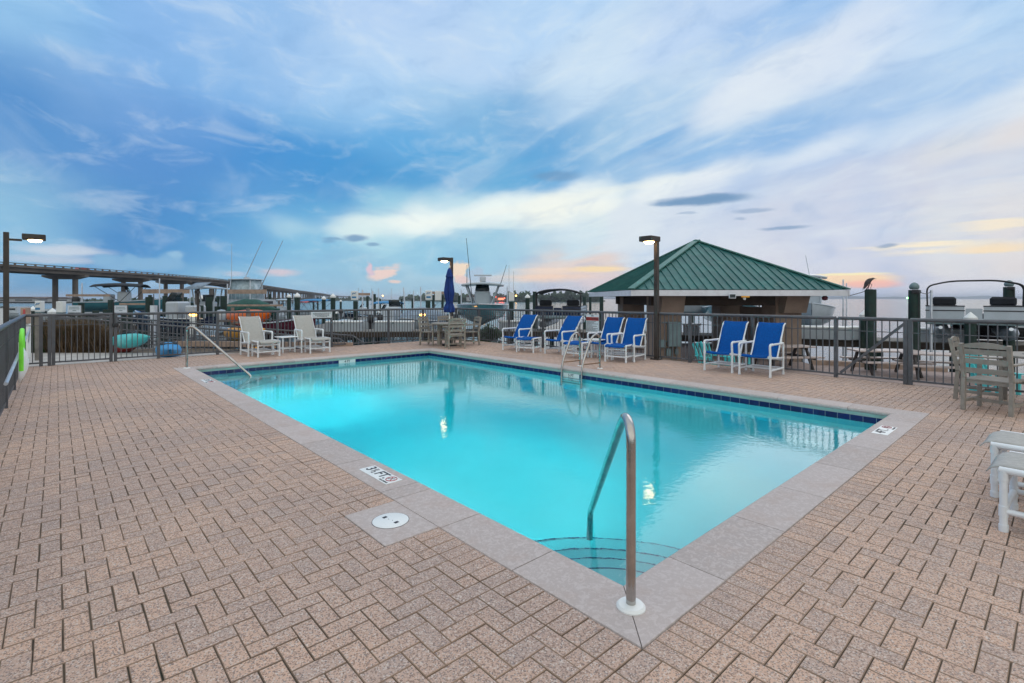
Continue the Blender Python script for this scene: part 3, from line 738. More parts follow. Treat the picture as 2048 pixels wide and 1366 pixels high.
# ------------------------------------------------------------------ chairs
def make_chair(sling, label, cat='lounge chair', group=None, back_tilt=0.0):
    """front faces -Y, feet at z 0, origin between the front feet"""
    t = thing('sling_chair', label, cat, group=group)
    r = .0215; W = .30; D = .66
    for s in (-1, 1):
        x = W * s
        f = MB().tube([(x, 0, 0), (x, 0, .42)], r, 10); f.tube([(x, 0, 0), (x, 0, .05)], r + .004, 10); f.tube([(x, 0, .36), (x, 0, .44)], r + .004, 10); f.build('leg', M['pvc'], t, ang=50)
        f = MB().tube([(x, D, 0), (x, D, .62)], r, 10); f.tube([(x, D, 0), (x, D, .05)], r + .004, 10); f.build('leg', M['pvc'], t, ang=50)
        f = MB(); f.tube(fillet([(x, .0, .42), (x, -.02, .635), (x, D, .635)], .05, 5), r, 10)
        f.tube([(x, .02, .637), (x, .12, .637)], r + .004, 10); f.build('armrest', M['pvc'], t, ang=50)
        f = MB(); f.tube([(x, 0, .13), (x, D, .13)], r * .9, 10); f.tube([(x, 0, .38), (x, D, .33)], r * .9, 10); f.build('side_rail', M['pvc'], t, ang=50)
    for yy, zz_ in ((0, .385), (D, .30), (.33, .13), (D, .13)): MB().tube([(-W, yy, zz_), (W, yy, zz_)], r * .95, 10).build('cross_rail', M['pvc'], t, ang=50)
    bk = back_tilt
    p = [(-.03, .365), (-.02, .40), (.03, .412), (.20, .385), (.40, .345), (.47, .36), (.52, .45), (.62 + bk * .3, .66), (.72 + bk * .7, .88), (.80 + bk, 1.01), (.84 + bk, 1.035), (.87 + bk, 1.02)]
    for s in (-1, 1):
        MB().tube(fillet([(.262 * s, -.02, .39), (.262 * s, .02, .40), (.262 * s, .45, .335), (.262 * s, .79 + bk, 1.0), (.262 * s, .86 + bk, 1.03)], .06, 5), .017, 8).build('sling_rail', M['pvc'], t, ang=50)
        MB().tube([(.27 * s, D, .62), (.262 * s, .66 + bk * .4, .74)], .014, 8).build('brace', M['pvc'], t, ang=50)
    rows = []
    for k, (y, z) in enumerate(p):
        rows.append([(x, y, z + .012 - .012 * (1 - (x / .255) ** 2)) for x in [-.255 + .51 * i / 6 for i in range(7)]])
    MB().grid(rows).build('sling', sling, t, ang=80, solid=.006)
    return t
def make_ottoman(sling, label, group=None):
    """front faces -Y, origin between the front feet"""
    t = thing('footstool', label, 'footstool', group=group)
    r = .0215; W = .27; D = .46
    for s in (-1, 1):
        for y in (0, D):
            f = MB().tube([(W * s, y, 0), (W * s, y, .40)], r, 10); f.tube([(W * s, y, 0), (W * s, y, .045)], r + .004, 10)
            f.tube([(W * s, y, .10), (W * s, y, .17)], r + .004, 10); f.tube([(W * s, y, .34), (W * s, y, .40)], r + .004, 10); f.build('leg', M['pvc'], t, ang=50)
        f = MB(); f.tube([(W * s, -.02, .405), (W * s, D + .02, .405)], r + .001, 10); f.tube([(W * s, 0, .135), (W * s, D, .135)], r * .9, 10); f.build('side_rail', M['pvc'], t, ang=50)
    for y, z in ((0, .31), (D, .31), (0, .135), (D, .135)): MB().tube([(-W, y, z), (W, y, z)], r * .9, 10).build('cross_rail', M['pvc'], t, ang=50)
    p = [(-.09, .37), (-.06, .405), (-.01, .425), (.10, .425), (D * .5, .408), (D - .08, .425), (D + .02, .425), (D + .06, .40)]
    MB().grid([[(x, y, z - .010 * (1 - (x / .25) ** 2)) for x in [-.245 + .49 * i / 5 for i in range(6)]] for y, z in p]).build('sling', sling, t, ang=80, solid=.006)
    return t
def make_side_table(label):
    t = thing('side_table', label, 'side table', group='small white tube side tables')
    for i in (-1, 1):
        for j in (-1, 1): MB().tube([(.17 * i, .17 * j, 0), (.17 * i, .17 * j, .43)], .0215, 10).build('leg', M['pvc'], t, ang=50)
    f = MB()
    for i in (-1, 1): f.tube([(.17 * i, -.17, .12), (.17 * i, .17, .12)], .019, 10); f.tube([(-.17, .17 * i, .12), (.17, .17 * i, .12)], .019, 10)
    f.build('stretcher', M['pvc'], t, ang=50)
    MB().box((0, 0, .445), (.50, .50, .028), bev=.012).build('table_top', M['white'], t)
    return t
FACE_X = -math.pi / 2      # local -Y -> world -X (towards the pool from the right side)
gB, gE = 'blue sling chairs along the right of the pool', 'beige sling chairs by the back fence'
gO = 'footstools of the sling chairs'
c0 = make_chair(M['blue'], '', group=gB, back_tilt=.02)
o0 = make_ottoman(M['blue'], '', gO)
def faceto(dx, dy): return math.atan2(dx, -dy)          # rz so that local -Y points to (dx,dy)
blues = [((1509, 752), 0, 'rightmost blue sling chair, in front of the pavilion column', .03), ((1442, 742), 0, 'second blue chair from the right, before the dark gap of the pavilion', 0),
         ((1212, 714.5), 4, 'blue chair without footstool between the small white table and the lamp post', 0), ((1254, 721), 10, 'blue chair with footstool standing right beside the lamp post', 0),
         ((1124, 707), 6, 'blue chair with footstool in front of the red banner sign', .18), ((1022, 701), 12, 'leftmost blue chair, nearest the umbrella table', .18)]
c2 = make_chair(M['blue'], '', group=gB, back_tilt=.20)
used = [False, False]; BL = []
for (pp, da, lab, bt) in blues:
    src = c2 if bt > .1 else c0; k = 1 if bt > .1 else 0
    rz = FACE_X + R(da); q = G(*pp); q.x = min(q.x, FRX - .07 - (.90 + bt * 1.0)); BL.append((lab, tuple(q)))
    if not used[k]: o = src; used[k] = True; o.location = q; o.rotation_euler.z = rz; o['label'] = lab
    else: o = copy_tree(src, q, rz, lab)
otts = [((1231, 724.5), 12, 'blue footstool in front of the chair beside the lamp post'), ((1146, 717), 8, 'blue footstool of the second chair from the left, seen behind the ladder rails'),
        ((1050, 705), 18, 'blue footstool in front of the leftmost blue chair')]
for k, (pp, da, lab) in enumerate(otts):
    if k == 0: o0.location = G(*pp); o0.rotation_euler.z = FACE_X + R(da); o0['label'] = lab
    else: copy_tree(o0, G(*pp), FACE_X + R(da), lab)
b0 = make_chair(M['beige'], 'left one of the two beige sling chairs by the back fence', group=gE, back_tilt=.12)
ob = make_ottoman(M['beige'], 'beige footstool of the left beige chair', gO)
p = G(535, 712.7); ob.location = p - Vector((0, .12, 0)); ob.rotation_euler.z = R(2)
b0.location = Vector((p.x - .10, min(p.y + .46, FBY - 1.10), 0)); b0.rotation_euler.z = R(2)
p = G(637, 705.2); p.y -= .12; copy_tree(ob, p, R(-3), 'beige footstool of the right beige chair')
copy_tree(b0, Vector((p.x - .08, min(p.y + .58, FBY - 1.10), 0)), R(-3), 'right one of the two beige sling chairs by the back fence')
for (x, y, lab) in ((3.03, -.98, 'nearest beige footstool cut off by the right edge of the picture'), (3.79, -.88, 'beige footstool at the right edge, just behind the nearest one')):
    copy_tree(ob, (x, y, 0), math.pi + R(-2), lab)
st0 = make_side_table('small white side table between the two beige chairs'); st0.location = G(573, 704.5); st0.rotation_euler.z = R(4)
copy_tree(st0, P(1191, 13.6, 0), R(8), 'small white side table between the blue chairs behind the ladder')

# ------------------------------------------------------------------ dining sets
def dining_chair(label, group):
    """front faces -Y, origin under the middle of the seat"""
    t = thing('slatted_armchair', label, 'armchair', group=group)
    for s in (-1, 1):
        MB().box((.25 * s, -.24, .33), (.045, .045, .66), bev=.004).build('leg', M['poly'], t)
        k = MB(); k.bar((.25 * s, .27, 0), (.25 * s, .24, .45), .045, .05); k.bar((.25 * s, .24, .44), (.25 * s, .33, .93), .045, .05); k.build('leg', M['poly'], t)
        MB().box((.26 * s, -.01, .67), (.06, .56, .022), bev=.005).build('armrest', M['poly'], t)
        MB().box((.25 * s, 0, .13), (.03, .48, .04)).build('stretcher', M['poly'], t)
    MB().box((0, 0, .13), (.48, .03, .04)).build('stretcher', M['poly'], t)
    k = MB()
    for i in range(6): k.box((0, -.235 + .09 * i, .435), (.50, .078, .022), bev=.004)
    k.box((0, -.24, .405), (.46, .025, .05)); k.box((0, .23, .405), (.46, .025, .05)); k.build('seat', M['poly'], t)
    k = MB()
    for i, (z, hh) in enumerate(((.56, .07), (.69, .07), (.82, .07))):
        y = .24 + (z - .44) / .49 * .09
        k.box((0, y, z), (.46, .022, hh))
    # crowned top slat
    n = 8; rows = []
    top = [(-.23 + .46 * i / n, .92 + .035 * math.sin(math.pi * i / n)) for i in range(n + 1)]
    yy = .325
    poly = [(-.23, .875)] + [(x, z) for x, z in top][::1] + [(.23, .875)]
    A = Matrix.Translation((0, yy + .011, 0)) @ Matrix.Rotation(R(90), 4, 'X')
    k.prism(poly[::-1], 0, .022, T=A)
    k.build('backrest', M['poly'], t)
    return t
def round_table(loc, label):
    t = thing('round_table', label, 'table', loc)
    n = 40; k = MB().lathe([(.56, .715), (.585, .72), (.59, .735), (.585, .748), (.56, .752)], n); k.build('table_top', M['poly'], t)
    sl = MB().lathe([(.34, .7525), (.345, .7545), (.335, .7545)], n, caps=False); sl.build('top_ring', M['ink'], t)
    for a in range(4):
        w = R(45 + 90 * a); MB().box((.36 * math.cos(w), .36 * math.sin(w), .36), (.09, .05, .71), rz=w, bev=.005).build('leg', M['poly'], t)
    k = MB()
    for a in range(2): k.box((0, 0, .68), (.72, .05, .06 - .006 * a), rz=R(45 + 90 * a)); k.box((0, 0, .2), (.66, .045, .05 - .006 * a), rz=R(45 + 90 * a))
    k.build('apron', M['poly'], t)
    return t
tp = P(899, 16.6, 0); round_table(tp, 'round slatted table carrying the closed blue umbrella')
gd = 'slatted armchairs around the round tables'
dc = dining_chair('slatted armchair on the left of the umbrella table', gd)
def seat_at(center, px, Y, lab, first=False, rad=None, turn=0):
    p = P(px, Y, 0); d = center - p; rz = faceto(d.x, d.y) + R(turn)
    if first: dc.location = p; dc.rotation_euler.z = rz; dc['label'] = lab; return dc
    return copy_tree(dc, p, rz, lab)
seat_at(tp, 862, 16.9, 'slatted armchair on the left of the umbrella table', True)
seat_at(tp, 910, 15.8, 'slatted armchair on the near side of the umbrella table')
seat_at(tp, 938, 16.9, 'slatted armchair on the right of the umbrella table, by the fence')
seat_at(tp, 893, 17.35, 'slatted armchair on the far side of the umbrella table')
tp2 = cw(7.62, 7.05); round_table(tp2, 'round slatted table cut off by the right edge of the picture')
seat_at(tp2, 1990, 6.95, 'nearer slatted armchair at the right edge, its back to the pool', turn=22)
seat_at(tp2, 1963, 7.75, 'farther slatted armchair at the right edge, beside the fence', turn=10)
# closed umbrella
um = thing('patio_umbrella', 'closed royal blue umbrella tied up on its pole', 'umbrella', tp)
MB().tube([(0, 0, .02), (0, 0, 2.57)], .022, 10).build('pole', M['white'], um)
MB().lathe([(.25, 0), (.25, .05), (.06, .08), (.04, .20)], 24, c=(0, 0, .002)).build('base', M['black'], um)
MB().lathe([(.02, 2.56), (.03, 2.58), (.028, 2.62), (.01, 2.64)], 12).build('finial', M['white'], um)
def folded(z0, z1, prof, n=16, amp=.20, seed=1):
    rnd = random.Random(seed); rows = []; ph = [rnd.uniform(-.3, .3) for _ in range(n * 2)]; am = [rnd.uniform(.5, 1.3) for _ in range(n)]
    steps = 26; m = n * 4
    for i in range(steps + 1):
        u = i / steps; z = z0 + (z1 - z0) * u
        r = 0
        for (a, ra), (b, rb) in zip(prof[:-1], prof[1:]):
            if a <= u <= b: r = ra + (rb - ra) * (u - a) / (b - a)
        row = []
        for k in range(m + 1):
            w = 2 * math.pi * (k % m) / m; j = (k % m) // 4
            rr = r * (1 + amp * am[j] * math.cos(n * w + ph[j] * u * 2))
            row.append((rr * math.cos(w + u * .5), rr * math.sin(w + u * .5), z + .012 * math.sin(3 * w) * u))
        rows.append(row)
    return rows
MB().grid(folded(2.56, 2.26, [(0, .015), (.25, .06), (.8, .10), (1, .125)], 8, .10, 3)).build('vent_cap', M['navycloth'], um, ang=60, solid=.004)
MB().grid(folded(2.40, 1.10, [(0, .06), (.25, .115), (.5, .15), (.72, .10), (.76, .095), (.9, .165), (1, .16)], 8, .20, 5)).build('canopy', M['navycloth'], um, ang=60, solid=.004)
MB().tube([(.112 * math.cos(R(15 * k)), .112 * math.sin(R(15 * k)), 1.44) for k in range(24)], .012, 6, closed=True).build('tie', M['navycloth'], um)

# ------------------------------------------------------------------ signs on the fence, rescue gear
M['signred'] = mat('sign_red', (.42, .035, .02), .5, 0, .05)
M['signwhite'] = mat('sign_white', (.62, .68, .72), .45, 0, .06)
y0 = along_right(1187)
sg = thing('warning_sign', 'white sign with a red banner reading NO DIVING on the right fence', 'sign', (FRX - .045, y0, .84), -math.pi / 2)
MB().box((0, 0, 0), (.47, .008, .50), bev=.003).build('panel', M['signwhite'], sg)
MB().box((0, -.006, .13), (.45, .004, .10)).build('banner', M['signred'], sg)
Rx = Matrix.Rotation(R(90), 4, 'X')
text_mesh('NO DIVING', .088, 'banner_text', M['ink'], sg, Matrix.Translation((0, -.0095, .13)) @ Rx)
k = MB(); k.box((0, -.006, .215), (.09, .003, .022))
rr = random.Random(4)
for i in range(9):
    x = -.205; z = .055 - i * .033
    end = rr.choice((.05, .12, .19, .0, .16))
    while x < end:
        w = rr.uniform(.018, .05); k.box((x + w / 2, -.006, z), (w, .003, .013)); x += w + .010
k.build('small_print', M['ink'], sg)
x0 = along_back(642)
sg = thing('fence_sign', 'small white notice hanging on the back fence above the right beige chair', 'sign', (x0, FBY - .045, 1.035))
MB().box((0, 0, 0), (.66, .008, .19), bev=.003).build('panel', M['signwhite'], sg)
k = MB()
for i, z in enumerate((.055, .018, -.02, -.055)):
    x = (-.27, -.25, -.20, -.14)[i]; e_ = -x
    while x < e_:
        w = rr.uniform(.02, .06); k.box((x + w / 2, -.006, z), (w, .003, .016)); x += w + .012
k.build('small_print', M['ink'], sg)
M['lime'] = mat('lime_plastic', (.22, .85, .05), .4, 0, .05)
M['alu'] = mat('aluminium', (.62, .66, .72), .35, .6, .1)
rg = thing('rescue_pole', 'pale aluminium pole resting on hooks along the left fence', 'pole', (FLX + .10, 0, 0))
MB().tube([(0, FBY - 1.0, .84), (.03, 6.5, .62)], .019, 10).build('shaft', M['alu'], rg)
MB().tube(fillet([(0.0, FBY - 1.0, .84), (0.02, FBY - .75, .95), (-.01, FBY - .62, .60)], .1), .012, 8).build('hook', M['alu'], rg)
rg = thing('leaf_rake', 'lime green and white pool leaf net hung on the left fence', 'leaf net', (FLX + .12, 8.95, 0), 0)
rows = []
for i in range(9):
    u = i / 8; y = -.16 + .32 * u
    rows.append([(.10 * math.sin(math.pi * u) * math.sin(math.pi * j / 6) + .02, y, .42 + .50 * j / 6 - .10 * math.sin(math.pi * u) * (1 - j / 6)) for j in range(7)])
MB().grid(rows).build('net_bag', M['white'], rg, solid=.01)
MB().tube(fillet([(.05, -.22, .52), (.05, -.26, 1.0), (.05, 0, 1.12), (.05, .22, 1.0), (.05, .28, .50), (.05, .1, .46)], .1, 5), .026, 10).build('frame', M['lime'], rg, ang=60)
# ------------------------------------------------------------------ sea, shores, lower ground
SEA, GL, DL = -1.8, -0.8, -0.25
def sea_mat():
    m = bpy.data.materials.new('bay_water'); m.use_nodes = True; nt = m.node_tree; b = nt.nodes['Principled BSDF']
    b.inputs['Base Color'].default_value = (.018, .045, .055, 1); b.inputs['Roughness'].default_value = .12; b.inputs['IOR'].default_value = 1.33
    tc = nt.nodes.new('ShaderNodeTexCoord'); v = S(nt, tc.outputs['Object'])
    n = noise(nt, v, .9, 4, .6, .4) + noise(nt, v, .12, 4, .6, .2) * 3.0
    bp = nt.nodes.new('ShaderNodeBump'); bp.inputs['Strength'].default_value = .55; bp.inputs['Distance'].default_value = .10
    nt.links.new(n.k, bp.inputs['Height']); nt.links.new(bp.outputs[0], b.inputs['Normal'])
    return m
def flat(pts, z, name, m, label=None, kind='structure', z0=None):
    k = MB().prism([(p.x, p.y) for p in pts], z0 if z0 is not None else z - .3, z)
    return tag(k.build(name, m), label, kind=kind)
k = MB(); ang = [R(a) for a in range(0, 360, 15)]
k.add([(0, 0, SEA)] + [(6700 * math.cos(a), 6700 * math.sin(a), SEA) for a in ang], [(0, i + 1, (i + 1) % 24 + 1) for i in range(24)])
tag(k.build('sea', sea_mat()), 'calm pale bay water reflecting the sunset', kind='structure')
M['conc'] = mat('pale_concrete', (.40, .385, .37), .85, 0, .15, 2, .2, 60)
M['pink'] = mat('lower_paving', (.34, .26, .24), .85, 0, .2, 8, .3, 50)
M['wood'] = mat('grey_timber', (.17, .16, .145), .8, 0, .3, 5, .4, 40)
M['tanwood'] = mat('tan_timber', (.34, .25, .20), .75, 0, .2, 5, .3, 40)
M['pile'] = mat('green_pile', (.006, .026, .021), .7, 0, .45, 4, .4, 30, dirt=(.05, .045, .03, .6))
M['gel'] = mat('white_gelcoat', (.42, .47, .52), .2, 0, .05, 3, 0, 60, .3)
M['navy'] = mat('navy_gelcoat', (.010, .020, .055), .15, 0, .1, 3, coat=.4)
M['teal'] = mat('teal_gelcoat', (.055, .20, .25), .15, 0, .08, 3, coat=.4)
M['greencover'] = mat('green_boat_cover', (.022, .085, .075), .9, 0, .25, 4, .6, 25)
M['maroon'] = mat('maroon_gelcoat', (.10, .012, .03), .2, 0, .1, 3, coat=.3)
M['skyblue'] = mat('blue_canvas', (.05, .22, .45), .8, 0, .15, 5)
M['darkcanvas'] = mat('dark_canvas', (.012, .015, .022), .85, 0, .3, 5, .2)
M['greycanvas'] = mat('grey_canvas', (.20, .26, .33), .85, 0, .2, 5, .3)
M['glass'] = mat('smoked_glass', (.02, .03, .035), .08, 0, .1, 3)
M['vinyl'] = mat('clear_vinyl', (.34, .44, .50), .15, 0, .2, 4)
M['orange'] = mat('orange_plastic', (.75, .16, .02), .4, 0, .12, 4)
M['yellow'] = mat('yellow_plastic', (.80, .36, .02), .4, 0, .12, 4)
M['turq'] = mat('turquoise_plastic', (.06, .50, .52), .35, 0, .12, 3, dirt=(.5, .6, .55, .4))
M['bluep'] = mat('blue_plastic', (.02, .25, .55), .4, 0, .12, 4)
M['redp'] = mat('red_plastic', (.40, .05, .05), .4, 0, .12, 4)
M['stucco'] = mat('tan_stucco', (.25, .19, .155), .9, 0, .10, 3, .4, 70)
M['fascia'] = mat('white_fascia', (.66, .68, .74), .6, 0, .08, 3, dirt=(.4, .4, .42, .35))
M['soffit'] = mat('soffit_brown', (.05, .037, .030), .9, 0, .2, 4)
M['elec'] = mat('grey_cabinet', (.15, .22, .24), .5, .2, .1, 4)
M['farland'] = mat('far_land', (.05, .07, .045), .95, 0, .4, .02)
M['amber'] = emis('amber_light', (1, .50, .10), 10.0)
M['redlight'] = emis('red_light', (1, .10, .05), 6.0)
M['greenlight'] = emis('green_light', (.3, 1, .35), 9.0)
M['bridgec'] = mat('bridge_concrete', (.135, .115, .10), .9, 0, .25, .3, .0)
# lower ground and walkways
A = lambda x, y: Vector((x, y, 0))
flat([A(-10, 14.66), A(2.3, 14.66), cw(-18, 14.7)], -.03, 'sidewalk', M['conc'], 'pale concrete walkway outside the left gate', z0=-2)
flat([A(2.3, 14.66), A(3.9, 14.66), cw(-6.2, 16.3), cw(-22, 16.3), cw(-18, 14.7)], -.08, 'planting_bed', M['joint'], 'dark planting bed outside the left gate', z0=-2.4)
flat([A(-14, 8), A(-2.62, 8), A(-2.62, 14.6), A(-8, 14.6), A(-14, 14.6)], -.05, 'side_yard', M['wood'], 'boardwalk beside the left fence', z0=-2)
flat([A(3.4, 14.66), A(9.4, 14.66), A(9.62, 14.66), A(9.62, 17.8), A(3.4, 17.8)], GL, 'yard', M['conc'], 'low ground behind the back fence', z0=-2.4)
flat([A(9.62, 17.8), A(9.62, -8), cw(26, -2), cw(22, 11.5), cw(14, 16.1), cw(10.7, 18.0), cw(11.1, 26.5), cw(3.4, 26.5), cw(3.2, 20)], GL, 'lower_patio', M['pink'], 'lower pinkish paved patio outside the right fence', z0=-2.4)
k = MB(); k.box((9.56, 5.5, -.5), (.12, 19, .92)); k.box((3.4, 14.62, -.5), (12.1, .06, .9))
tag(k.build('retaining_wall', M['conc']), kind='structure')
# seawall cap
def seg(name, p, q, w, h, m, label, cat, z, group=None):
    o = MB().bar((p.x, p.y, z), (q.x, q.y, z), w, h).build(name, m); return tag(o, label, cat, group)
seg('seawall_cap', cw(10.75, 18.15), cw(14, 16.25), .35, .2, M['tanwood'], 'brown timber cap along the water edge right of the pavilion', 'seawall', GL + .05)
# ---- docks
def plank_deck(name, label, p, q, w, z, th=.28, mt=None):
    t = thing(name, label, 'dock', ((p + q) / 2).to_3d() + Vector((0, 0, z - (p + q).z / 2)), math.atan2((q - p).y, (q - p).x)); L = (q - p).length
    k = MB(); n = int(L / .30)
    for i in range(n): k.box((-L / 2 + (i + .5) * L / n, 0, -.02), (L / n - .012, w, .04))
    k.build('planks', mt or M['wood'], t)
    k = MB()
    for s in (-1, 1): k.box((0, s * (w / 2 - .04), -.04 - th / 2), (L, .06, th))
    k.build('stringers', M['soffit'], t)
    k = MB()
    for i in range(int(L / 3) + 1):
        for s in (-1, 1): k.cyl((-L / 2 + .2 + i * 3, s * (w / 2 - .2), -.1), (-L / 2 + .2 + i * 3, s * (w / 2 - .2), -2.6), .13, n=8)
    k.build('supports', M['pile'], t)
    return t
plank_deck('dock', 'grey plank dock carrying the white lockers behind the back fence', cw(-17, 28.2), cw(2, 29.0), 2.2, DL)
plank_deck('dock', 'grey plank dock running behind the pavilion to the right edge', cw(2.4, 28.9), cw(22.5, 19.6), 2.2, DL)
plank_deck('dock', 'grey plank pier reaching out between the far green piles', cw(-12.0, 29.8), cw(-15, 62), 1.8, DL)
plank_deck('dock', 'weathered pier under the boat lifts at the left', cw(-40, 33), cw(-19, 36), 2.0, DL)
# ---- ramp beside the fence
rp = thing('ramp', 'grey handrailed ramp sloping down behind the back fence', 'ramp', P(100, 16.7, 0) + Vector((2.2 * CS, -2.2 * SN, 0)), -YAW)
y0_ = 0
k = MB(); k.add([(-2.2, y0_, -.06), (7.6, y0_, GL - .02), (7.6, y0_ + 1.3, GL - .02), (-2.2, y0_ + 1.3, -.06)], [(0, 1, 2, 3)]); k.build('ramp_deck', M['wood'], rp, solid=.08)
def rz_(x): return -.06 + (x + 2.2) / 9.8 * (GL + .04)
for yy in (y0_ - .05, y0_ + 1.35):
    k = MB()
    for dz, r in ((1.02, .034), (.60, .02), (.48, .02), (.15, .02)):
        k.tube([(-2.2, yy, rz_(-2.2) + dz), (7.4, yy, rz_(7.4) + dz)] + ([(7.8, yy, rz_(7.8) + dz - .25)] if dz > 1 else []), r, 8)
    n = 9
    for i in range(n): x = -2.2 + 9.6 * i / (n - 1); k.tube([(x, yy, rz_(x) - .1), (x, yy, rz_(x) + 1.0)], .028, 8)
    for i in range(76):
        x = -2.2 + 9.6 * i / 75; k.box((x, yy, rz_(x) + .55), (.016, .016, .80))
    k.build('railing', M['rail'], rp)
# timber retaining boards
for i, (z, dy) in enumerate(((.08, 0), (-.16, -.10))):
    o = MB().bar(P(345, 16.45 + dy, z), P(705, 16.45 + dy, z - .05), .12, .17).build('timber_beam', M['tanwood'])
    tag(o, ('upper' if i == 0 else 'lower') + ' brown timber beam seen low behind the back fence', 'beam')
# ---- piles
def pile_proto(cap, top, r=.165):
    t = thing('dock_pile', '', 'pile')
    MB().tube([(0, 0, -3.0), (0, 0, top)], [r * 1.06, r], 12).build('shaft', M['pile'], t, ang=50)
    if cap: MB().lathe([(r * 1.18, -.10), (r * 1.22, 0), (.01, .20)], 14, c=(0, 0, top), caps=False).build('cap', M['white'], t, ang=40)
    return t
def pile(px, ytop, w, cap, label, dia=.33, extra=0):
    Y = dia * F / w; top = zat(ytop, Y) - (.20 if cap else 0)
    t = pile_proto(cap, top, dia / 2); t.location = P(px, Y, 0); t['label'] = label; t['group'] = 'green dock piles'; t.location.z = 0
    return t
PILES = [(578, 588, 7.6, 1, 'green pile with white cap just left of the tallest white capped pile'), (594.5, 585, 10.5, 1, 'thick green pile with white cone cap above the right beige chair, left side'),
    (647.5, 592, 7.6, 1, 'green pile with white cap above the small fence notice'), (666, 587, 9.3, 1, 'tall green pile with white cap right of the fence notice'),
    (681.5, 599.5, 4.2, 1, 'thin distant green pile with white cap on open water'), (627, 600, 3.4, 1, 'small far green pile by the blue canopy boat'), (635.5, 595, 3.2, 0, 'slim dark far pile beside the blue canopy boat'),
    (667.5, 622, 6.0, 1, 'left pile of the pair before the left white locker'), (674, 622, 6.0, 1, 'right pile of the pair before the left white locker'),
    (757, 621, 5.8, 1, 'left pile of the pair before the middle white locker'), (763.5, 621, 6.2, 1, 'right pile of the pair before the middle white locker'),
    (748.5, 588, 6.4, 0, 'green pile beside two white poles left of the middle locker'), (760.5, 598, 3.4, 0, 'far slim pile behind the middle locker'), (803.5, 598, 4.0, 0, 'far dark pile right of the dark covered motor'),
    (825, 597, 4.0, 0, 'far dark pile left of the white meter boxes'), (735, 592, 5.0, 0, 'green pile right of the first blue marked meter box'), (711, 602, 9, 0, 'dark pile below the first blue marked meter box'),
    (856, 601, 9.5, 0, 'dark pile below the second blue marked meter box'), (866.5, 590, 5.0, 0, 'pile between the two white meter boxes near the lamp'), (885, 590, 5, 0, 'pile right behind the plain white meter box'),
    (918.5, 592, 5.5, 0, 'green pile just right of the closed umbrella'), (1023, 603, 9.5, 0, 'short dark pile under the plain white meter box right of the big boat'),
    (1055, 588, 8.8, 1, 'green pile with a flat white cap left of the dark canopy boat'), (1069.5, 583, 8.2, 0, 'dark pile next to the white capped one by the dark canopy boat'),
    (1169, 594, 6.2, 0, 'green pile at the left end of the pavilion eave'), (1180.5, 594, 5.0, 0, 'slim green pile under the left end of the eave'), (1203, 592, 7.6, 0, 'thick green pile seen under the left eave of the pavilion'),
    (1300, 588, 5.0, 0, 'green pile seen through the left opening of the pavilion'), (1383.5, 588, 7.0, 0, 'green pile seen in the narrow gap between pavilion columns'),
    (1490, 588, 10, 0, 'dark pile hung with gear inside the right pavilion opening'), (1515, 586, 9, 0, 'brown green pile in the right pavilion opening'), (1532, 588, 6, 0, 'teal slim pile in the right pavilion opening'),
    (1741, 579, 20, 0, 'thick green pile with the heron standing on it'), (1729.5, 620, 15.5, 1, 'shorter pile with white cone cap in front of the heron pile'),
    (1828.5, 580, 19.5, 0, 'thick pile carrying lift gear left of the pontoon boat'), (2018, 574, 17.5, 0, 'thick pile with lift gear right of the pontoon boat'), (1941, 624, 18.5, 1, 'short green pile with white cone cap before the pontoon boat'),
    (105, 616, 12.5, 1, 'pile with large white cone cap by the far left signs'), (66, 612, 11, 1, 'pile with white cone cap next to the small tan box'), (174, 599, 5, 0, 'dark pile under the left timber lift beam'),
    (151, 594, 5, 0, 'dark pile at the left end of the left timber beam'), (222, 592, 5.5, 0, 'dark pile under the navy canopy boat'), (262, 600, 6.5, 0, 'dark pile beneath the lifted white bow'), (300, 590, 6.5, 0, 'dark pile under the second timber lift beam'),
    (330, 592, 9, 0, 'broad dark pile under the middle of the second timber beam'), (344, 590, 7, 0, 'second broad dark pile under the second timber beam'), (371, 594, 6.5, 0, 'dark pile right of the small white figure on the dock'), (403, 590, 9, 1, 'dark pile with white cap right of the solar panel mast'),
    (460, 587, 5.5, 0, 'dark pile at the left end of the green covered boat'), (540, 588, 5, 0, 'dark pile at the right end of the green covered boat'), (434, 621, 8, 1, 'pile with white cone cap before the grey covered boat'),
    (436, 592, 7, 0, 'dark pile behind the white covered motor'), (311, 622, 9, 1, 'pile with white cap at the bow of the navy boat')]
for a in PILES: pile(*a)
rnd = random.Random(21); kk = None
for i in range(26):
    px = 125 + 17 * i + rnd.uniform(-6, 6); Y = rnd.uniform(24, 36)
    if kk is None: kk = pile_proto(False, 1.35, .17); kk['label'] = 'plain dark pile in the crowded marina at the left'; kk['group'] = 'plain dark piles of the left marina'; kk.location = P(px, Y, 0)
    else: copy_tree(kk, P(px, Y, rnd.uniform(-.6, .35)))

# gear on the lift piles
def lift_gear(px, ytop, w, label):
    Y = .33 * F / w; z = zat(ytop, Y); t = thing('lift_motor', label, 'lift motor', P(px, Y, z), 0)
    MB().lathe([(.11, 0), (.14, .05), (.14, .12), (.09, .20), (.02, .24)], 14, c=(0, 0, .02)).build('motor_cap', M['elec'], t)
    MB().box((0, -.05, -.06), (.36, .22, .14), bev=.03).build('gearbox', M['black'], t)
    MB().tube([(-.12, -.14, -.05), (-.12, -.14, -1.6)], .012, 6).build('cable', M['black'], t)
lift_gear(1828.5, 580, 19.5, 'dark lift motor on top of the pile left of the pontoon boat'); lift_gear(2018, 574, 17.5, 'dark lift motor on top of the pile right of the pontoon boat')
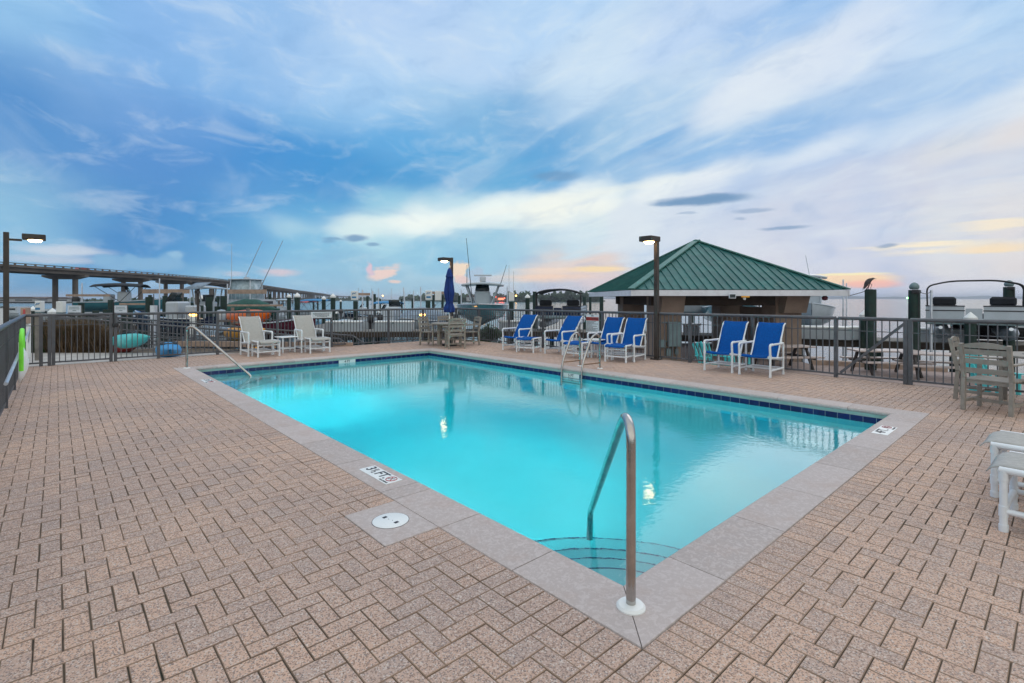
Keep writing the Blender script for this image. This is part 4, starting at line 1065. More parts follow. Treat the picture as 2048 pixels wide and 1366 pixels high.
# ---- white poles, masts
def mast(px, ytop, Y, label, r=.04, ybot=None, tilt=0, m='alu'):
    zt = zat(ytop, Y); zb = -1.9 if ybot is None else zat(ybot, Y); p = P(px, Y, zb)
    o = MB().tube([(0, 0, 0), (tilt, 0, zt - zb)], [r, r * .8], 8).build('mooring_pole', M[m]); o.location = p; o.rotation_euler.z = -YAW
    return tag(o, label, 'pole', 'thin poles standing over the docks')
for a in ((725, 580, 38, 'white pole right of the first blue marked meter box', .07), (745, 582, 34, 'white pole left of the green pile by the middle locker', .07), (757, 576, 40, 'thin pole right of the same green pile', .03),
          (716.5, 576, 40, 'hair thin pole over the first meter box', .02), (743.5, 576, 42, 'hair thin pole near the two white poles', .02), (783, 577, 42, 'thin pole over the dark covered motor', .03),
          (827.5, 581, 36, 'white pole left of the second meter box', .045), (841.5, 574, 34, 'tall white pole leaning right near the second meter box', .05), (922.5, 579, 36, 'grey pole right of the umbrella', .05),
          (1014.5, 573, 34, 'grey pole left of the plain meter box', .05), (1018, 530, 40, 'tallest hair thin antenna right of the big boat', .018), (1027, 543, 40, 'second hair thin antenna right of the big boat', .018),
          (1686.5, 559, 26, 'left of two blue grey poles right of the pavilion', .045), (1693, 566, 26, 'right of two blue grey poles right of the pavilion', .035), (1862.5, 580, 19, 'grey pole left of the pontoon boat', .05),
          (319, 557, 26, 'white pole with an arm at the bow of the navy boat', .035), (164, 566, 40, 'faint white pole over the left timber beam', .06), (455, 568, 34, 'white pole left of the green covered boat', .05),
          (1075, 597, 30, 'short grey pole at the stern of the dark canopy boat', .05), (1158, 600, 30, 'short grey pole right of the dark canopy boat', .05), (380, 575, 30, 'thin white pole by the solar panel', .03)):
    mast(a[0], a[1], a[2], a[3], a[4], m='alu' if a[4] > .02 else 'steel')
mast(814.5, 575, 34, 'tall white pole leaning left near the second meter box', .05, tilt=-.25)
# ---- meter boxes
def meterbox(x0, x1, y0_, y1_, Y, blue, label, nm='meter_box'):
    w = (x1 - x0) / F * Y; h = (y1_ - y0_) / F * Y
    t = thing(nm, label, 'meter box', P((x0 + x1) / 2, Y, zat(y1_, Y)), -YAW, 'white meter boxes on the dock piles')
    MB().box((0, 0, h / 2), (w, .22, h), bev=.02).build('cabinet', M['white'], t)
    MB().box((0, -.005, -.02), (w * .9, .2, .05)).build('base', M['elec'], t)
    if blue:
        MB().box((0, -.113, h * .30), (w * .72, .006, h * .20)).build('blue_band', M['skyblue'], t)
        k = MB(); k.tube(fillet([(-w * .30, -.115, h * .62), (-w * .1, -.115, h * .80), (w * .05, -.115, h * .70), (w * .3, -.115, h * .82)], .05), .02, 6); k.build('swoosh', M['skyblue'], t)
meterbox(703, 715.5, 582, 600, 28, 1, 'white meter box with blue marks, the one left of the white poles'); meterbox(851.5, 864, 581, 600, 27, 1, 'white meter box with blue marks near the middle lamp post')
meterbox(870.5, 882.5, 582, 601, 27, 0, 'plain white meter box just left of the closed umbrella'); meterbox(1017.5, 1028.5, 585, 602, 27.5, 0, 'plain white meter box right of the big fishing boat')
meterbox(73, 86, 602, 624, 25, 1, 'pale blue marked cabinet at the far left, beside the cone cap')
meterbox(115.5, 129, 603, 625, 24, 0, 'white cabinet with teal lower half at the far left')
# ---- dock boxes
def dockbox(px, wpx, Y, z, label, rz=0):
    w = wpx / F * Y; t = thing('dock_box', label, 'locker', P(px, Y, z), -YAW + rz, 'white dock lockers')
    MB().prism([(-.33, 0), (.33, 0), (.36, .48), (-.36, .48)], -w / 2 + .04, w / 2 - .04, T=Matrix.Rotation(R(90), 4, 'Z') @ Matrix.Rotation(R(90), 4, 'X')).build('chest', M['gel'], t)
    MB().box((0, 0, .52), (w, .78, .10), bev=.03).build('lid', M['white'], t)
    k = MB(); k.box((0, -.37, .47), (.08, .04, .09)); k.build('latch', M['elec'], t)
dockbox(689, 69, 27.9, DL, 'white dock locker right of the fence notice'); dockbox(789, 76, 27.9, DL, 'white dock locker behind the middle of the back fence')
dockbox(1030, 66, 28.3, DL, 'white dock locker beyond the leftmost blue chair'); dockbox(1384, 34, 25.0, DL, 'white dock locker in the narrow gap of the pavilion', R(-25)); dockbox(1512, 44, 24.5, DL, 'white dock locker in the right pavilion opening', R(-25))
dockbox(1655, 96, 22.5, DL, 'white dock locker right beside the pavilion column', R(-25)); dockbox(1716, 34, 22.0, DL + .02, 'narrow white dock cabinet left of the heron pile', R(-25)); dockbox(1880, 106, 21.0, DL, 'white dock locker below the pontoon boat', R(-25))
# ---- timber lift beams
def liftbeam(x0, x1, y, th, Y, label):
    h = th / F * Y
    p, q = P(x0, Y, zat(y, Y) - h / 2), P(x1, Y, zat(y, Y) - h / 2)
    o = MB().bar(p, q, .12, h).build('lift_beam', M['tanwood']); tag(o, label, 'beam', 'timber boat lift beams')
liftbeam(133, 219, 588.5, 4.5, 33, 'tan lift beam at the far left over the grey notices'); liftbeam(286, 380, 578.5, 8.5, 32, 'broad tan lift beam above the navy boat')
liftbeam(456, 533, 579, 8.5, 33, 'broad tan lift beam behind the green covered boat'); liftbeam(715, 740, 586, 5, 32, 'short tan beam right of the first meter box'); liftbeam(864, 888, 583, 5, 30, 'short tan beam behind the meter boxes')
liftbeam(240, 303, 606, 4, 29, 'low pale beam left of the tall grey post'); liftbeam(456, 565, 609, 3.5, 27, 'thin grey beam carrying the green covered boat')
for (x0, x1, y0_, y1_, Y, lab) in ((136, 162, 611, 625, 24, 'left grey notice board at the far left dock'), (229, 254, 611, 625, 24, 'right grey notice board left of the tall grey post')):
    w = (x1 - x0) / F * Y; h = (y1_ - y0_) / F * Y; t = thing('notice_board', lab, 'sign', P((x0 + x1) / 2, Y, zat(y1_, Y)), -YAW)
    MB().box((0, 0, h / 2), (w, .04, h)).build('panel', M['alu'], t)
    k = MB()
    for i, (a, b) in enumerate(((-.36, .36), (-.40, .40), (-.12, .16))): k.box(((a + b) / 2 * w, -.023, h * (.76 - .24 * i)), ((b - a) * w, .006, h * .10))
    k.build('lettering', M['elec'], t)
    for s in (-1, 1): MB().tube([(s * w * .48, .03, -1.8), (s * w * .48, .03, h)], .03, 6).build('post', M['wood'], t)
# ---- boats
def hull_mb(L, B, H, bowrise=.25, n=12):
    """bow +Y, keel z 0"""
    st = []
    for i in range(n + 1):
        u = i / n; y = -L / 2 + L * u
        w = B / 2 * (1 - max(0, (u - .45) / .55) ** 2.2); w = max(w, .02)
        sh = H + bowrise * max(0, (u - .3) / .7) ** 1.6
        kz = H * .55 * max(0, (u - .72) / .28) ** 2
        ch = kz + (H * .38) * (1 + .5 * max(0, u - .6))
        st.append((y, w, sh, kz, min(ch, sh * .8)))
    def rows(side):
        r = []
        for (y, w, sh, kz, ch) in st:
            wc = w * .80
            r.append([(0, y, kz), (side * wc * .55, y, kz + (ch - kz) * .55), (side * wc, y, ch), (side * w * .94, y, ch + (sh - ch) * .55), (side * w, y, sh), (side * max(0, w - .14), y, sh + .01), (side * max(0, w - .16), y, max(kz + .05, sh - .35)), (0, y, max(kz + .05, sh - .35))])
        return r
    m = MB(); m.grid(rows(1)); a = [r[::-1] for r in rows(-1)]; m.grid(a)
    y, w, sh, kz, ch = st[0]
    for s in (1, -1):
        pts = [(0, y, kz), (s * w * .8, y, ch), (s * w, y, sh), (0, y, sh)]
        m.add(pts, [(0, 1, 2, 3) if s > 0 else (3, 2, 1, 0)])
    rail = MB(); rail.tube([(s_[1], s_[0], s_[2] - .03) for s_ in st] + [(-s_[1], s_[0], s_[2] - .03) for s_ in st[::-1]], .035, 6)
    return m, rail, st
def outboard(parent, x, y, z, m='black', s=1.0):
    k = MB(); k.lathe([(.02, .55), (.15, .52), (.20, .35), (.19, .10), (.13, .0)], 12, c=(0, 0, 0))
    k.v = [(x + v[0] * s * .9, y + v[1] * s * 1.35, z + v[2] * s) for v in k.v]
    o = k.build('outboard', M[m], parent)
    MB().box((x, y, z - .35 * s), (.11 * s, .24 * s, .8 * s), bev=.02).build('motor_leg', M['black'] if m == 'black' else M['gel'], o)
def boat(name, label, px, Y, zk, head, L, B, H, hullm, opts, cat='boat'):
    t = thing(name, label, cat, P(px, Y, zk), head - YAW, None)
    m, rail, st = hull_mb(L, B, H, opts.get('rise', .3)); m.build('hull', M[hullm], t, ang=45); rail.build('rub_rail', M[opts.get('rail', 'gel')], t)
    hd = H - .3
    if 'console' in opts:
        cm = opts.get('cm', 'gel')
        k = MB(); k.box((0, -.1, hd + .55), (.9, .7, 1.1), bev=.08); k.build('console', M[cm], t)
        k = MB(); k.add([(-.42, .22, hd + 1.1), (.42, .22, hd + 1.1), (.36, -.05, hd + 1.55), (-.36, -.05, hd + 1.55)], [(0, 1, 2, 3)]); k.build('windscreen', M['glass'], t, solid=.02)
        MB().box((0, -1.1, hd + .45), (.9, .5, .9), bev=.06).build('leaning_post', M[cm], t)
    if 'ttop' in opts:
        z = hd + opts['ttop']; w, l = opts.get('tw', 1.9), opts.get('tl', 2.2)
        k = MB(); rows = []
        for i in range(7):
            u = -1 + 2 * i / 6; rows.append([(w / 2 * v * (1 - .12 * u * u), u * l / 2 - .4, z + .16 * (1 - v * v) * (1 - .5 * u * u)) for v in [-1 + 2 * j / 8 for j in range(9)]])
        k.grid(rows).build('hardtop', M[opts.get('topm', 'gel')], t, solid=.10, ang=60)
        for sx in (-1, 1):
            for yy in (-1.0, .35): MB().tube([(sx * .42, yy, hd), (sx * (w / 2 - .3), yy, z)], .045, 8).build('support', M['gel'], t)
    if 'radar' in opts:
        z = hd + opts['ttop'] + .18
        MB().box((0, -.4, z + .18), (.36, .36, .34), bev=.05).build('radar_pod', M['gel'], t); MB().box((0, -.4, z + .42), (1.05, .10, .09), bev=.02).build('radar_bar', M['gel'], t)
    if 'bimini' in opts:
        z = hd + opts['bimini']; w, l = opts.get('bw', B * .95), opts.get('bl', 2.4)
        rows = [[(w / 2 * v, u * l / 2 - .3, z - .22 * v * v - .10 * u * u) for v in [-1 + 2 * j / 8 for j in range(9)]] for u in [-1 + 2 * i / 6 for i in range(7)]]
        MB().grid(rows).build('bimini', M[opts.get('bm', 'darkcanvas')], t, solid=.05, ang=60)
        for sx in (-1, 1):
            for yy in (-1, 1): MB().tube([(sx * (w / 2 - .05), 0, H), (sx * (w / 2 - .02), yy * l * .42 - .3, z - .24)], .022, 6).build('bimini_frame', M['black'], t)
    if 'cover' in opts:
        rows = []
        for i, (y, w, sh, kz, ch) in enumerate(st):
            u = i / (len(st) - 1); hh = opts.get('ch', .6) * math.sin(math.pi * min(1, max(.12, u * 1.05 + .08))) ** .6
            rows.append([(w * 1.03 * v, y, (sh - .10 if abs(v) > .99 else sh + .03) + hh * max(0, 1 - abs(v) ** 2.2) * (1 + .05 * math.sin(9 * y))) for v in [-1 + 2 * j / 10 for j in range(11)]])
        MB().grid(rows).build('boat_cover', M[opts['cover']], t, ang=80, solid=.02)
        y, w, sh, kz, ch = st[0]
    if 'cabin' in opts:
        k = MB(); hw = B * .38; a, b = -L * .18, L * .24
        k.prism([(a, H), (b + .7, H), (b, H + .75), (a, H + .85)], -hw, hw, T=Matrix.Rotation(R(90), 4, 'Z') @ Matrix.Rotation(R(90), 4, 'X')); k.build('cabin', M['gel'], t)
        for s in (-1, 1): MB().box((s * (hw + .004), (a + b) / 2, H + .48), (.012, (b - a) * .8, .26)).build('cabin_window', M['glass'], t)
    if 'tower' in opts:
        z0, z1 = H + .8, H + 2.5
        for sx in (-1, 1):
            for yy, yt in ((-1.5, -1.3), (.5, .2)): MB().tube([(sx * 1.1, yy, z0 - .4), (sx * .95, yt, z1)], .035, 6).build('tower_leg', M['alu'], t)
        MB().box((0, -.55, z1 + .05), (2.2, 2.0, .09), bev=.04).build('tower_top', M['gel'], t)
        k = MB(); k.add([(-1.05, -1.4, z0), (1.05, -1.4, z0), (.95, -1.25, z1), (-.95, -1.25, z1)], [(0, 1, 2, 3)]); k.add([(1.08, -1.4, z0), (1.08, .5, z0), (.95, .2, z1), (.95, -1.3, z1)], [(0, 1, 2, 3)]); k.add([(-1.08, -1.4, z0), (-1.08, .5, z0), (-.95, .2, z1), (-.95, -1.3, z1)], [(0, 1, 2, 3)])
        k.build('enclosure', M['vinyl'], t, solid=.015)
        for k_ in range(4): MB().tube([(-.6 + .4 * k_, -1.6, z0 - .2), (-.5 + .4 * k_, -1.8, z0 + .7)], .02, 5).build('rod_holder', M['alu'], t)
        for sx in (0, 1): MB().tube([(-1.0 + 2.0 * sx, -.5, z0 + .3), (1.55 + 2.6 * sx - .55 * sx, -.5, z0 + 5.2)], [.05, .02], 6).build('outrigger', M['alu'], t)
        MB().tube([(-1.2, -.9, z0 + 1.8), (-1.2, -.9, z0 + 5.0)], [.03, .012], 5).build('antenna', M['gel'], t)
        MB().lathe([(.25, 0), (.25, .15), (.05, .2)], 12, c=(0, -.5, z1 + .1)).build('radar_dome', M['gel'], t)
    for i in range(opts.get('ob', 0)):
        outboard(t, (i - (opts['ob'] - 1) / 2) * .6, -L / 2 - .22, H - .15, opts.get('obm', 'black'))
    for (x, y, z0, x1, y1, z1, mm) in opts.get('rods', ()): MB().tube([(x, y, z0), (x1, y1, z1)], [.022, .012], 5).build('antenna', M[mm], t)
    return t
PI = math.pi
boat('center_console_boat', 'big teal fishing boat with hardtop and radar, bow towards the pool, right of the umbrella', 965, 29.5, .05, PI, 8.4, 3.0, 1.15, 'teal',
     {'console': 1, 'ttop': 1.42, 'tw': 2.5, 'tl': 2.6, 'radar': 1, 'topm': 'gel', 'rise': .10, 'rods': ((.3, 3.6, 1.2, .62, 3.6, 4.6, 'black'), (.95, -.4, 2.2, .95, -.5, 3.5, 'black'), (-1.0, -.4, 2.2, -1.4, -.6, 3.5, 'black'))})
boat('covered_boat', 'long boat under a dark green cover lifted on a beam behind the left beige chair', 508, 30.5, .42, R(-86), 3.0, 1.6, .45, 'greencover', {'cover': 'greencover', 'ch': .62, 'rail': 'greencover', 'rise': .05})
boat('sport_fishing_boat', 'white sport fishing boat with enclosed tower and outriggers behind the green covered boat', 501, 46, -.6, R(-10), 7.5, 3.2, 1.3, 'teal', {'cabin': 1, 'tower': 1})
boat('center_console_boat', 'navy hulled boat with white console left of the orange kayaks', 352, 25.5, -.35, R(82), 4.6, 1.9, .95, 'navy', {'console': 1, 'rise': .35, 'ob': 1, 'obm': 'gel'})
boat('runabout', 'white motorboat with navy canopy raised behind the left timber beam', 252, 40, .5, R(-70), 6.0, 2.2, .8, 'teal', {'console': 1, 'bimini': 1.75, 'bl': 3.2, 'bw': 2.6, 'bm': 'darkcanvas', 'ob': 1})
boat('runabout', 'white boat with hardtop and covered motor between the solar panel and the green covered boat', 418, 34, -.35, R(15), 6.4, 2.4, .9, 'gel', {'console': 1, 'ttop': 1.95, 'tw': 2.0, 'tl': 2.6, 'ob': 2, 'obm': 'gel'})
boat('covered_boat', 'small boat under a grey blue cover left of the orange kayaks', 425, 24.5, -.75, R(60), 3.4, 1.6, .6, 'gel', {'cover': 'greycanvas', 'ch': .4})
boat('runabout', 'maroon hulled boat between the two beige chairs', 556, 26, -.5, R(-75), 3.6, 1.7, .85, 'maroon', {'console': 0, 'rise': .3, 'ob': 1} if False else {'rise': .3, 'ob': 1})
boat('pontoon_boat', 'far boat with a light blue canopy above the fence notice', 630, 62, -1.0, R(80), 6.5, 2.4, .9, 'gel', {'bimini': 1.9, 'bl': 3.6, 'bm': 'skyblue', 'ob': 1})
boat('runabout', 'white boat with a dark canopy in the marina left of the pair of piles', 694, 38, -1.6, R(-60), 5.5, 2.1, .8, 'gel', {'console': 1, 'ob': 1})
boat('runabout', 'blue canopied boat beyond the middle locker', 770, 50, -1.2, R(80), 6.5, 2.3, .9, 'navy', {'console': 1, 'bimini': 1.9, 'bm': 'skyblue', 'bl': 2.6, 'ob': 1})
boat('center_console_boat', 'white boat with twin dark motors behind the middle locker', 788, 34, -.7, R(-5), 6.6, 2.4, .9, 'gel', {'console': 1, 'ob': 2})
boat('covered_boat', 'grey and white boat under a cover right of the middle locker', 838, 33, -.9, R(170), 6.0, 2.3, 1.0, 'gel', {'cover': 'greycanvas', 'ch': .8})
boat('runabout', 'white boat behind the far chairs of the umbrella table', 905, 32, -1.5, R(185), 5.6, 2.2, .8, 'gel', {'console': 1})
boat('center_console_boat', 'white boat seen bow on in the right pavilion opening', 1462, 26.5, -.1, R(165), 6.5, 2.5, 1.2, 'teal', {'console': 1, 'rise': .25})
boat('center_console_boat', 'white boat with frame windscreen right of the pavilion', 1622, 27.0, -.1, R(150), 5.6, 2.2, 1.15, 'gel', {'console': 1, 'ttop': 1.9, 'tw': 1.5, 'tl': 1.0, 'rods': ((0, -.4, 2.5, .25, -.4, 4.0, 'gel'),)})
boat('fishing_skiff', 'white bow peeking out in the narrow gap of the pavilion', 1402, 30, .5, R(70), 5.0, 1.8, .7, 'gel', {'rise': .4})
for i, (px, Y, hd, m, ob, lab) in enumerate(((232, 52, 30, 'navy', {'console': 1, 'ttop': 1.9}, 'white hardtop boat far left under the bridge'), (185, 46, -60, 'navy', {'cabin': 1}, 'white cabin boat far left below the timber beam'),
      (300, 55, 80, 'gel', {'console': 1, 'ob': 1}, 'small far boat under the second timber beam'), (540, 58, 70, 'gel', {'cabin': 1}, 'far white cabin boat right of the green covered boat'),
      (565, 75, 80, 'gel', {'console': 1, 'ttop': 2.0}, 'distant white hardtop boat below the bridge, left of the thick capped pile'), (612, 80, 60, 'skyblue', {'bimini': 1.9, 'bm': 'redp'}, 'distant boat with a red top near the thin white pole'),
      (725, 65, 80, 'navy', {'console': 1, 'ob': 1}, 'distant navy boat right of the first meter box'), (95, 55, 85, 'gel', {'cabin': 1}, 'white cabin boat at the far left water edge'), (30, 70, 90, 'gel', {'cabin': 1}, 'white boat moored at the far left shore'),
      (870, 60, 80, 'gel', {'console': 1}, 'distant boat low behind the meter boxes'))):
    boat('runabout', lab, px, Y, -1.4 if Y > 45 else -.4, R(hd), 6.8, 2.4, 1.0, m, ob)
# pontoon boats
def pontoon(px, Y, z, head, label, B=2.5, L=6.5, bim=True, dark=False):
    t = thing('pontoon_boat', label, 'boat', P(px, Y, z), head - YAW)
    for s in (-1, 1):
        k = MB(); k.tube([(s * B * .34, -L / 2, .0), (s * B * .34, L / 2 - .8, .0), (s * B * .34, L / 2, .18)], [.28, .28, .06], 12); k.build('float', M['alu'], t)
    MB().box((0, 0, .34), (B, L, .10), bev=.02).build('deck', M['elec'], t)
    fm = 'navy' if dark else 'gel'
    for s in (-1, 1):
        k = MB(); k.box((s * (B / 2 - .03), -.2, .70), (.04, L - .7, .52)); k.box((s * (B / 4 + .12), L / 2 - .5, .70), (B / 2 - .28, .04, .52)); k.build('side_panel', M[fm], t)
        k = MB()
        for zz in (.47, .80, .97): k.box((s * (B / 4 + .12), L / 2 - .475, zz), (B / 2 - .25, .02, .035)); k.box((s * (B / 2 - .005), -.2, zz), (.02, L - .7, .035))
        k.build('trim', M['black'], t)
        k = MB(); k.box((s * (B / 4 + .1), L / 2 - 1.0, .80), (.80, .65, .40), bev=.08); k.box((s * (B / 4 + .14), L / 2 - 1.3, 1.14), (.72, .2, .34), bev=.07); k.build('seat', M['darkcanvas'], t)
    MB().box((0, L / 2 - .52, .66), (.46, .03, .44)).build('gate', M[fm], t)
    w = B * .96; zt = 1.85
    for i, y in enumerate((L * .5 - .6, L * .5 - .8, L * .5 - 1.0)):
        pts = fillet([(-w / 2, y, .95), (-w / 2 - .02, y, zt - .12), (-w * .25, y, zt + .06), (w * .25, y, zt + .06), (w / 2 + .02, y, zt - .12), (w / 2, y, .95)], [.22, .3, .3, .22], 5)
        MB().tube(pts, .026, 8).build('bow_tube', M['black'], t, ang=60)
    if bim:
        rows = [[(w / 2 * v, u * 1.1 + L * .5 - 1.6, zt + .10 - .24 * v * v - .05 * u * u) for v in [-1 + 2 * j / 8 for j in range(9)]] for u in (-1, -.5, 0, .5, 1)]
        MB().grid(rows).build('canopy', M['darkcanvas'], t, solid=.06, ang=60)
    return t
pontoon(1940, 20.6, .30, PI - R(40), 'white pontoon boat with an open black canopy frame lifted at the right', bim=False, B=2.75)
pontoon(1126, 31, .15, PI - R(12), 'dark pontoon boat with a black canopy behind the second blue chair', B=2.6, dark=True)
# jet ski and dark things at the right
boat('jet_ski', 'black and white jet ski on the dock at the right edge', 1985, 21.5, DL + .05, R(70), 2.9, 1.0, .6, 'black', {'cover': 'darkcanvas', 'ch': .45})
# solar light
sp_ = thing('solar_panel', 'tilted solar panel on a dark mast above the navy boat', 'solar panel', P(396, 24, 0), -YAW)
MB().tube([(0, 0, -2.0), (0, 0, 2.15)], .055, 8).build('mast', M['bronze'], sp_)
k = MB(); k.add([(-.55, -.25, 1.98), (.2, -.30, 2.0), (.45, .3, 2.32), (-.30, .35, 2.30)], [(0, 1, 2, 3)]); k.build('panel', M['greycanvas'], sp_, solid=.03)
MB().box((0, -.05, 1.85), (.12, .25, .12)).build('bracket', M['black'], sp_)
gp = thing('grey_post', 'square grey post with a thin rod standing above the left fence', 'post', P(307.5, 22, 0), -YAW)
MB().box((0, 0, -.3), (.19, .19, 3.1)).build('post_body', M['alu'], gp); MB().tube([(0, 0, 1.2), (0, 0, 1.75)], .02, 6).build('rod', M['rail'], gp)
# small tan box on a white post
bx = thing('life_ring_box', 'small tan wooden box on a white post beyond the left corner', 'box', P(57, 13.6, -.05), -YAW)
MB().box((-.02, 0, .62), (.09, .09, 1.25)).build('post', M['white'], bx)
k = MB(); k.box((0, -.08, 1.14), (.17, .13, .43), bev=.01); k.build('case', M['tanwood'], bx); MB().box((.025, -.148, 1.14), (.06, .006, .34)).build('opening', M['redp'], bx)
bx = thing('utility_cabinet', 'white cabinet cut off by the left edge, behind the lamp post', 'cabinet', P(-4, 15.5, -.05), -YAW)
MB().box((0, 0, .65), (.32, .3, 1.35), bev=.03).build('body', M['white'], bx); MB().box((0, 0, 1.35), (.38, .36, .05), bev=.015).build('lid', M['elec'], bx)
fr = tag(MB().box((0, 0, .62), (.10, .10, 1.2), bev=.01).build('plank_post', M['wood'], loc=P(76, 12.9, -.05), rz=-YAW), 'broad dark grey post just outside the left gate', 'post')
# ---- kayaks
def kayak(px, Y, z, head, m, label, L=3.0, B=.72, H=.36, roll=0.0, pitch=0.0, cat='kayak'):
    t = thing('kayak', label, cat, P(px, Y, z), head - YAW, 'plastic kayaks stored outside the back fence'); rows = []; n = 16
    for i in range(n + 1):
        u = -1 + 2 * i / n; w = B / 2 * max(.02, (1 - abs(u) ** 2.6)) ** .8; h = H * max(.06, (1 - abs(u) ** 3)) ; zc = .10 * u * u
        rows.append([(w * math.cos(a), u * L / 2, zc + (h * .62 if math.sin(a) < 0 else h * .38) * math.sin(a)) for a in [2 * PI * j / 14 for j in range(15)]])
    MB().grid(rows).build('kayak_hull', M[m], t, ang=80)
    MB().tube([(.20 * math.cos(a), .42 * math.sin(a), H * .38) for a in [2 * PI * j / 16 for j in range(16)]], .03, 6, closed=True).build('cockpit_rim', M['black'], t)
    t.rotation_euler = (pitch, roll, head - YAW)
    return t
kayak(256, 14.6, .33, R(60), 'turq', 'turquoise kayak lying tilted behind the left gate', L=1.8, B=.45, roll=R(50), pitch=R(-8))
kayak(337, 14.3, .10, R(36), 'bluep', 'blue kayak seen end on behind the fence, left of the steel handrail', L=2.4, B=.62, H=.5)
kayak(493, 19.5, .84, R(52), 'orange', 'upper orange kayak on the rack left of the beige chair', L=3.4, B=.8, H=.5, roll=R(30), pitch=R(-4))
kayak(486, 19.0, .22, R(48), 'yellow', 'lower orange yellow kayak on the rack left of the beige chair', L=3.4, B=.8, H=.5, roll=R(30), pitch=R(-6))
kayak(535, 17.6, -.25, R(70), 'yellow', 'yellow kayak low on the ground under the left beige chair', L=2.0, B=.6, H=.3)
kayak(225, 15.4, .02, R(80), 'redp', 'dull red kayak on the ground behind the left gate', L=1.8, B=.5, H=.3)
rk = thing('kayak_rack', 'grey timber kayak rack behind the back fence', 'rack', P(480, 19.2, 0), R(45) - YAW)
for s in (-1, 1):
    MB().box((0, s * .9, 0), (.1, .1, 2.4)).build('upright', M['wood'], rk)
    for zz in (-.10, .68): MB().box((0, s * .9 , zz), (1.0, .08, .08)).build('arm', M['wood'], rk)
# ---- shrubs and grasses
M['grass'] = mat('dry_grass', (.13, .085, .045), .8, 0, .5, 1.2)
M['shrub'] = mat('shrub_leaf', (.030, .070, .018), .6, 0, .5, 2.5)
def grass_clump(px, Y, z, h, w, n, label, seed, m='grass'):
    rnd = random.Random(seed); k = MB()
    for i in range(n):
        a = rnd.uniform(0, 2 * PI); r = w * .35 * rnd.random() ** .5; x, y = r * math.cos(a), r * math.sin(a)
        hh = h * rnd.uniform(.45, 1.12) * (1.1 - .5 * r / w); lean = rnd.uniform(.1, .6) * w; b = rnd.uniform(0, 2 * PI); dx_, dy_ = lean * math.cos(b), lean * math.sin(b); wd = rnd.uniform(.006, .012)
        px_, py_ = -math.sin(b) * wd, math.cos(b) * wd
        k.add([(x - px_, y - py_, 0), (x + px_, y + py_, 0), (x + dx_ * .35 + px_, y + dy_ * .35 + py_, hh * .6), (x + dx_ * .35 - px_, y + dy_ * .35 - py_, hh * .6), (x + dx_, y + dy_, hh)], [(0, 1, 2, 3), (3, 2, 4)])
    o = k.build('grass_clump', M[m]); o.location = P(px, Y, z); return tag(o, label, 'ornamental grass', 'ornamental grass clumps outside the left gate')
for i, (px, Y) in enumerate(((84, 15.1), (104, 15.3), (124, 15.1), (145, 15.4), (165, 15.2), (186, 15.4), (207, 15.2))):
    grass_clump(px, Y, -.08, (.85, 1.05, .95, .8, 1.05, .9, .75)[i], 1.0, 800, ('leftmost', 'second', 'third', 'fourth', 'fifth', 'sixth', 'rightmost')[i] + ' brownish green grass clump of the row seen through the left gate', i, 'shrub' if i in (0, 3) else 'grass')
def shrub(px, Y, z, h, w, n, label, seed):
    rnd = random.Random(seed); t = thing('shrub', label, 'shrub', P(px, Y, z)); k = MB()
    cl = [(rnd.uniform(-.3, .3) * w, rnd.uniform(-.3, .3) * w, rnd.uniform(.35, .85) * h, rnd.uniform(.15, .26) * w) for _ in range(14)]
    for i in range(n):
        c = rnd.choice(cl); v = Vector((rnd.gauss(0, 1), rnd.gauss(0, 1), rnd.gauss(0, 1))).normalized() * c[3] * rnd.random() ** .4
        p = Vector(c[:3]) + v; a = Vector((rnd.gauss(0, 1), rnd.gauss(0, 1), rnd.gauss(0, 1))).normalized(); b = a.cross(Vector((0, 0, 1))).normalized() * .022; a *= .05
        k.add([p - a, p + b, p + a, p - b], [(0, 1, 2, 3)])
    k.build('foliage', M['shrub'], t, ang=10)
    for i in range(5): MB().tube([(0, 0, 0), (rnd.uniform(-.2, .2) * w, rnd.uniform(-.2, .2) * w, h * .6)], [.02, .008], 5).build('stem', M['wood'], t)
shrub(978, 18.8, GL, 1.45, 1.15, 3200, 'dark green bushy shrub behind the fence, right of the umbrella table', 3)
# ---- picnic tables and turquoise chairs on the lower patio
M['pictop'] = mat('picnic_top', (.40, .33, .31), .35, 0, .1, 6); M['picdark'] = mat('picnic_frame', (.035, .030, .030), .5, 0, .2, 6)
def picnic(px, Y, rz, label):
    t = thing('picnic_table', label, 'picnic table', P(px, Y, GL), rz - YAW, 'dark picnic tables on the lower patio')
    k = MB()
    for i in range(5): k.box((0, -.30 + .15 * i, .74), (1.85, .135, .045), bev=.006)
    k.build('table_top', M['pictop'], t)
    for s in (-1, 1):
        k = MB()
        for j in (-.07, .07): k.box((0, s * .68 + j, .44), (1.85, .13, .045), bev=.006)
        k.build('bench', M['pictop'], t)
        k = MB(); k.bar((s * .65, -.62, 0), (s * .65, -.25, .72), .05, .10); k.bar((s * .65, .62, 0), (s * .65, .25, .72), .05, .10); k.box((s * .65, 0, .40), (.045, 1.55, .09)); k.box((s * .65, 0, .69), (.045, .7, .07)); k.build('leg_frame', M['picdark'], t)
picnic(1770, 15.6, R(-8), 'dark legged picnic table seen through the braced gate'); picnic(1880, 14.6, R(-25), 'picnic table partly hidden by the posts right of the braced gate')
picnic(1565, 17.0, R(4), 'picnic table behind the rightmost blue chair')
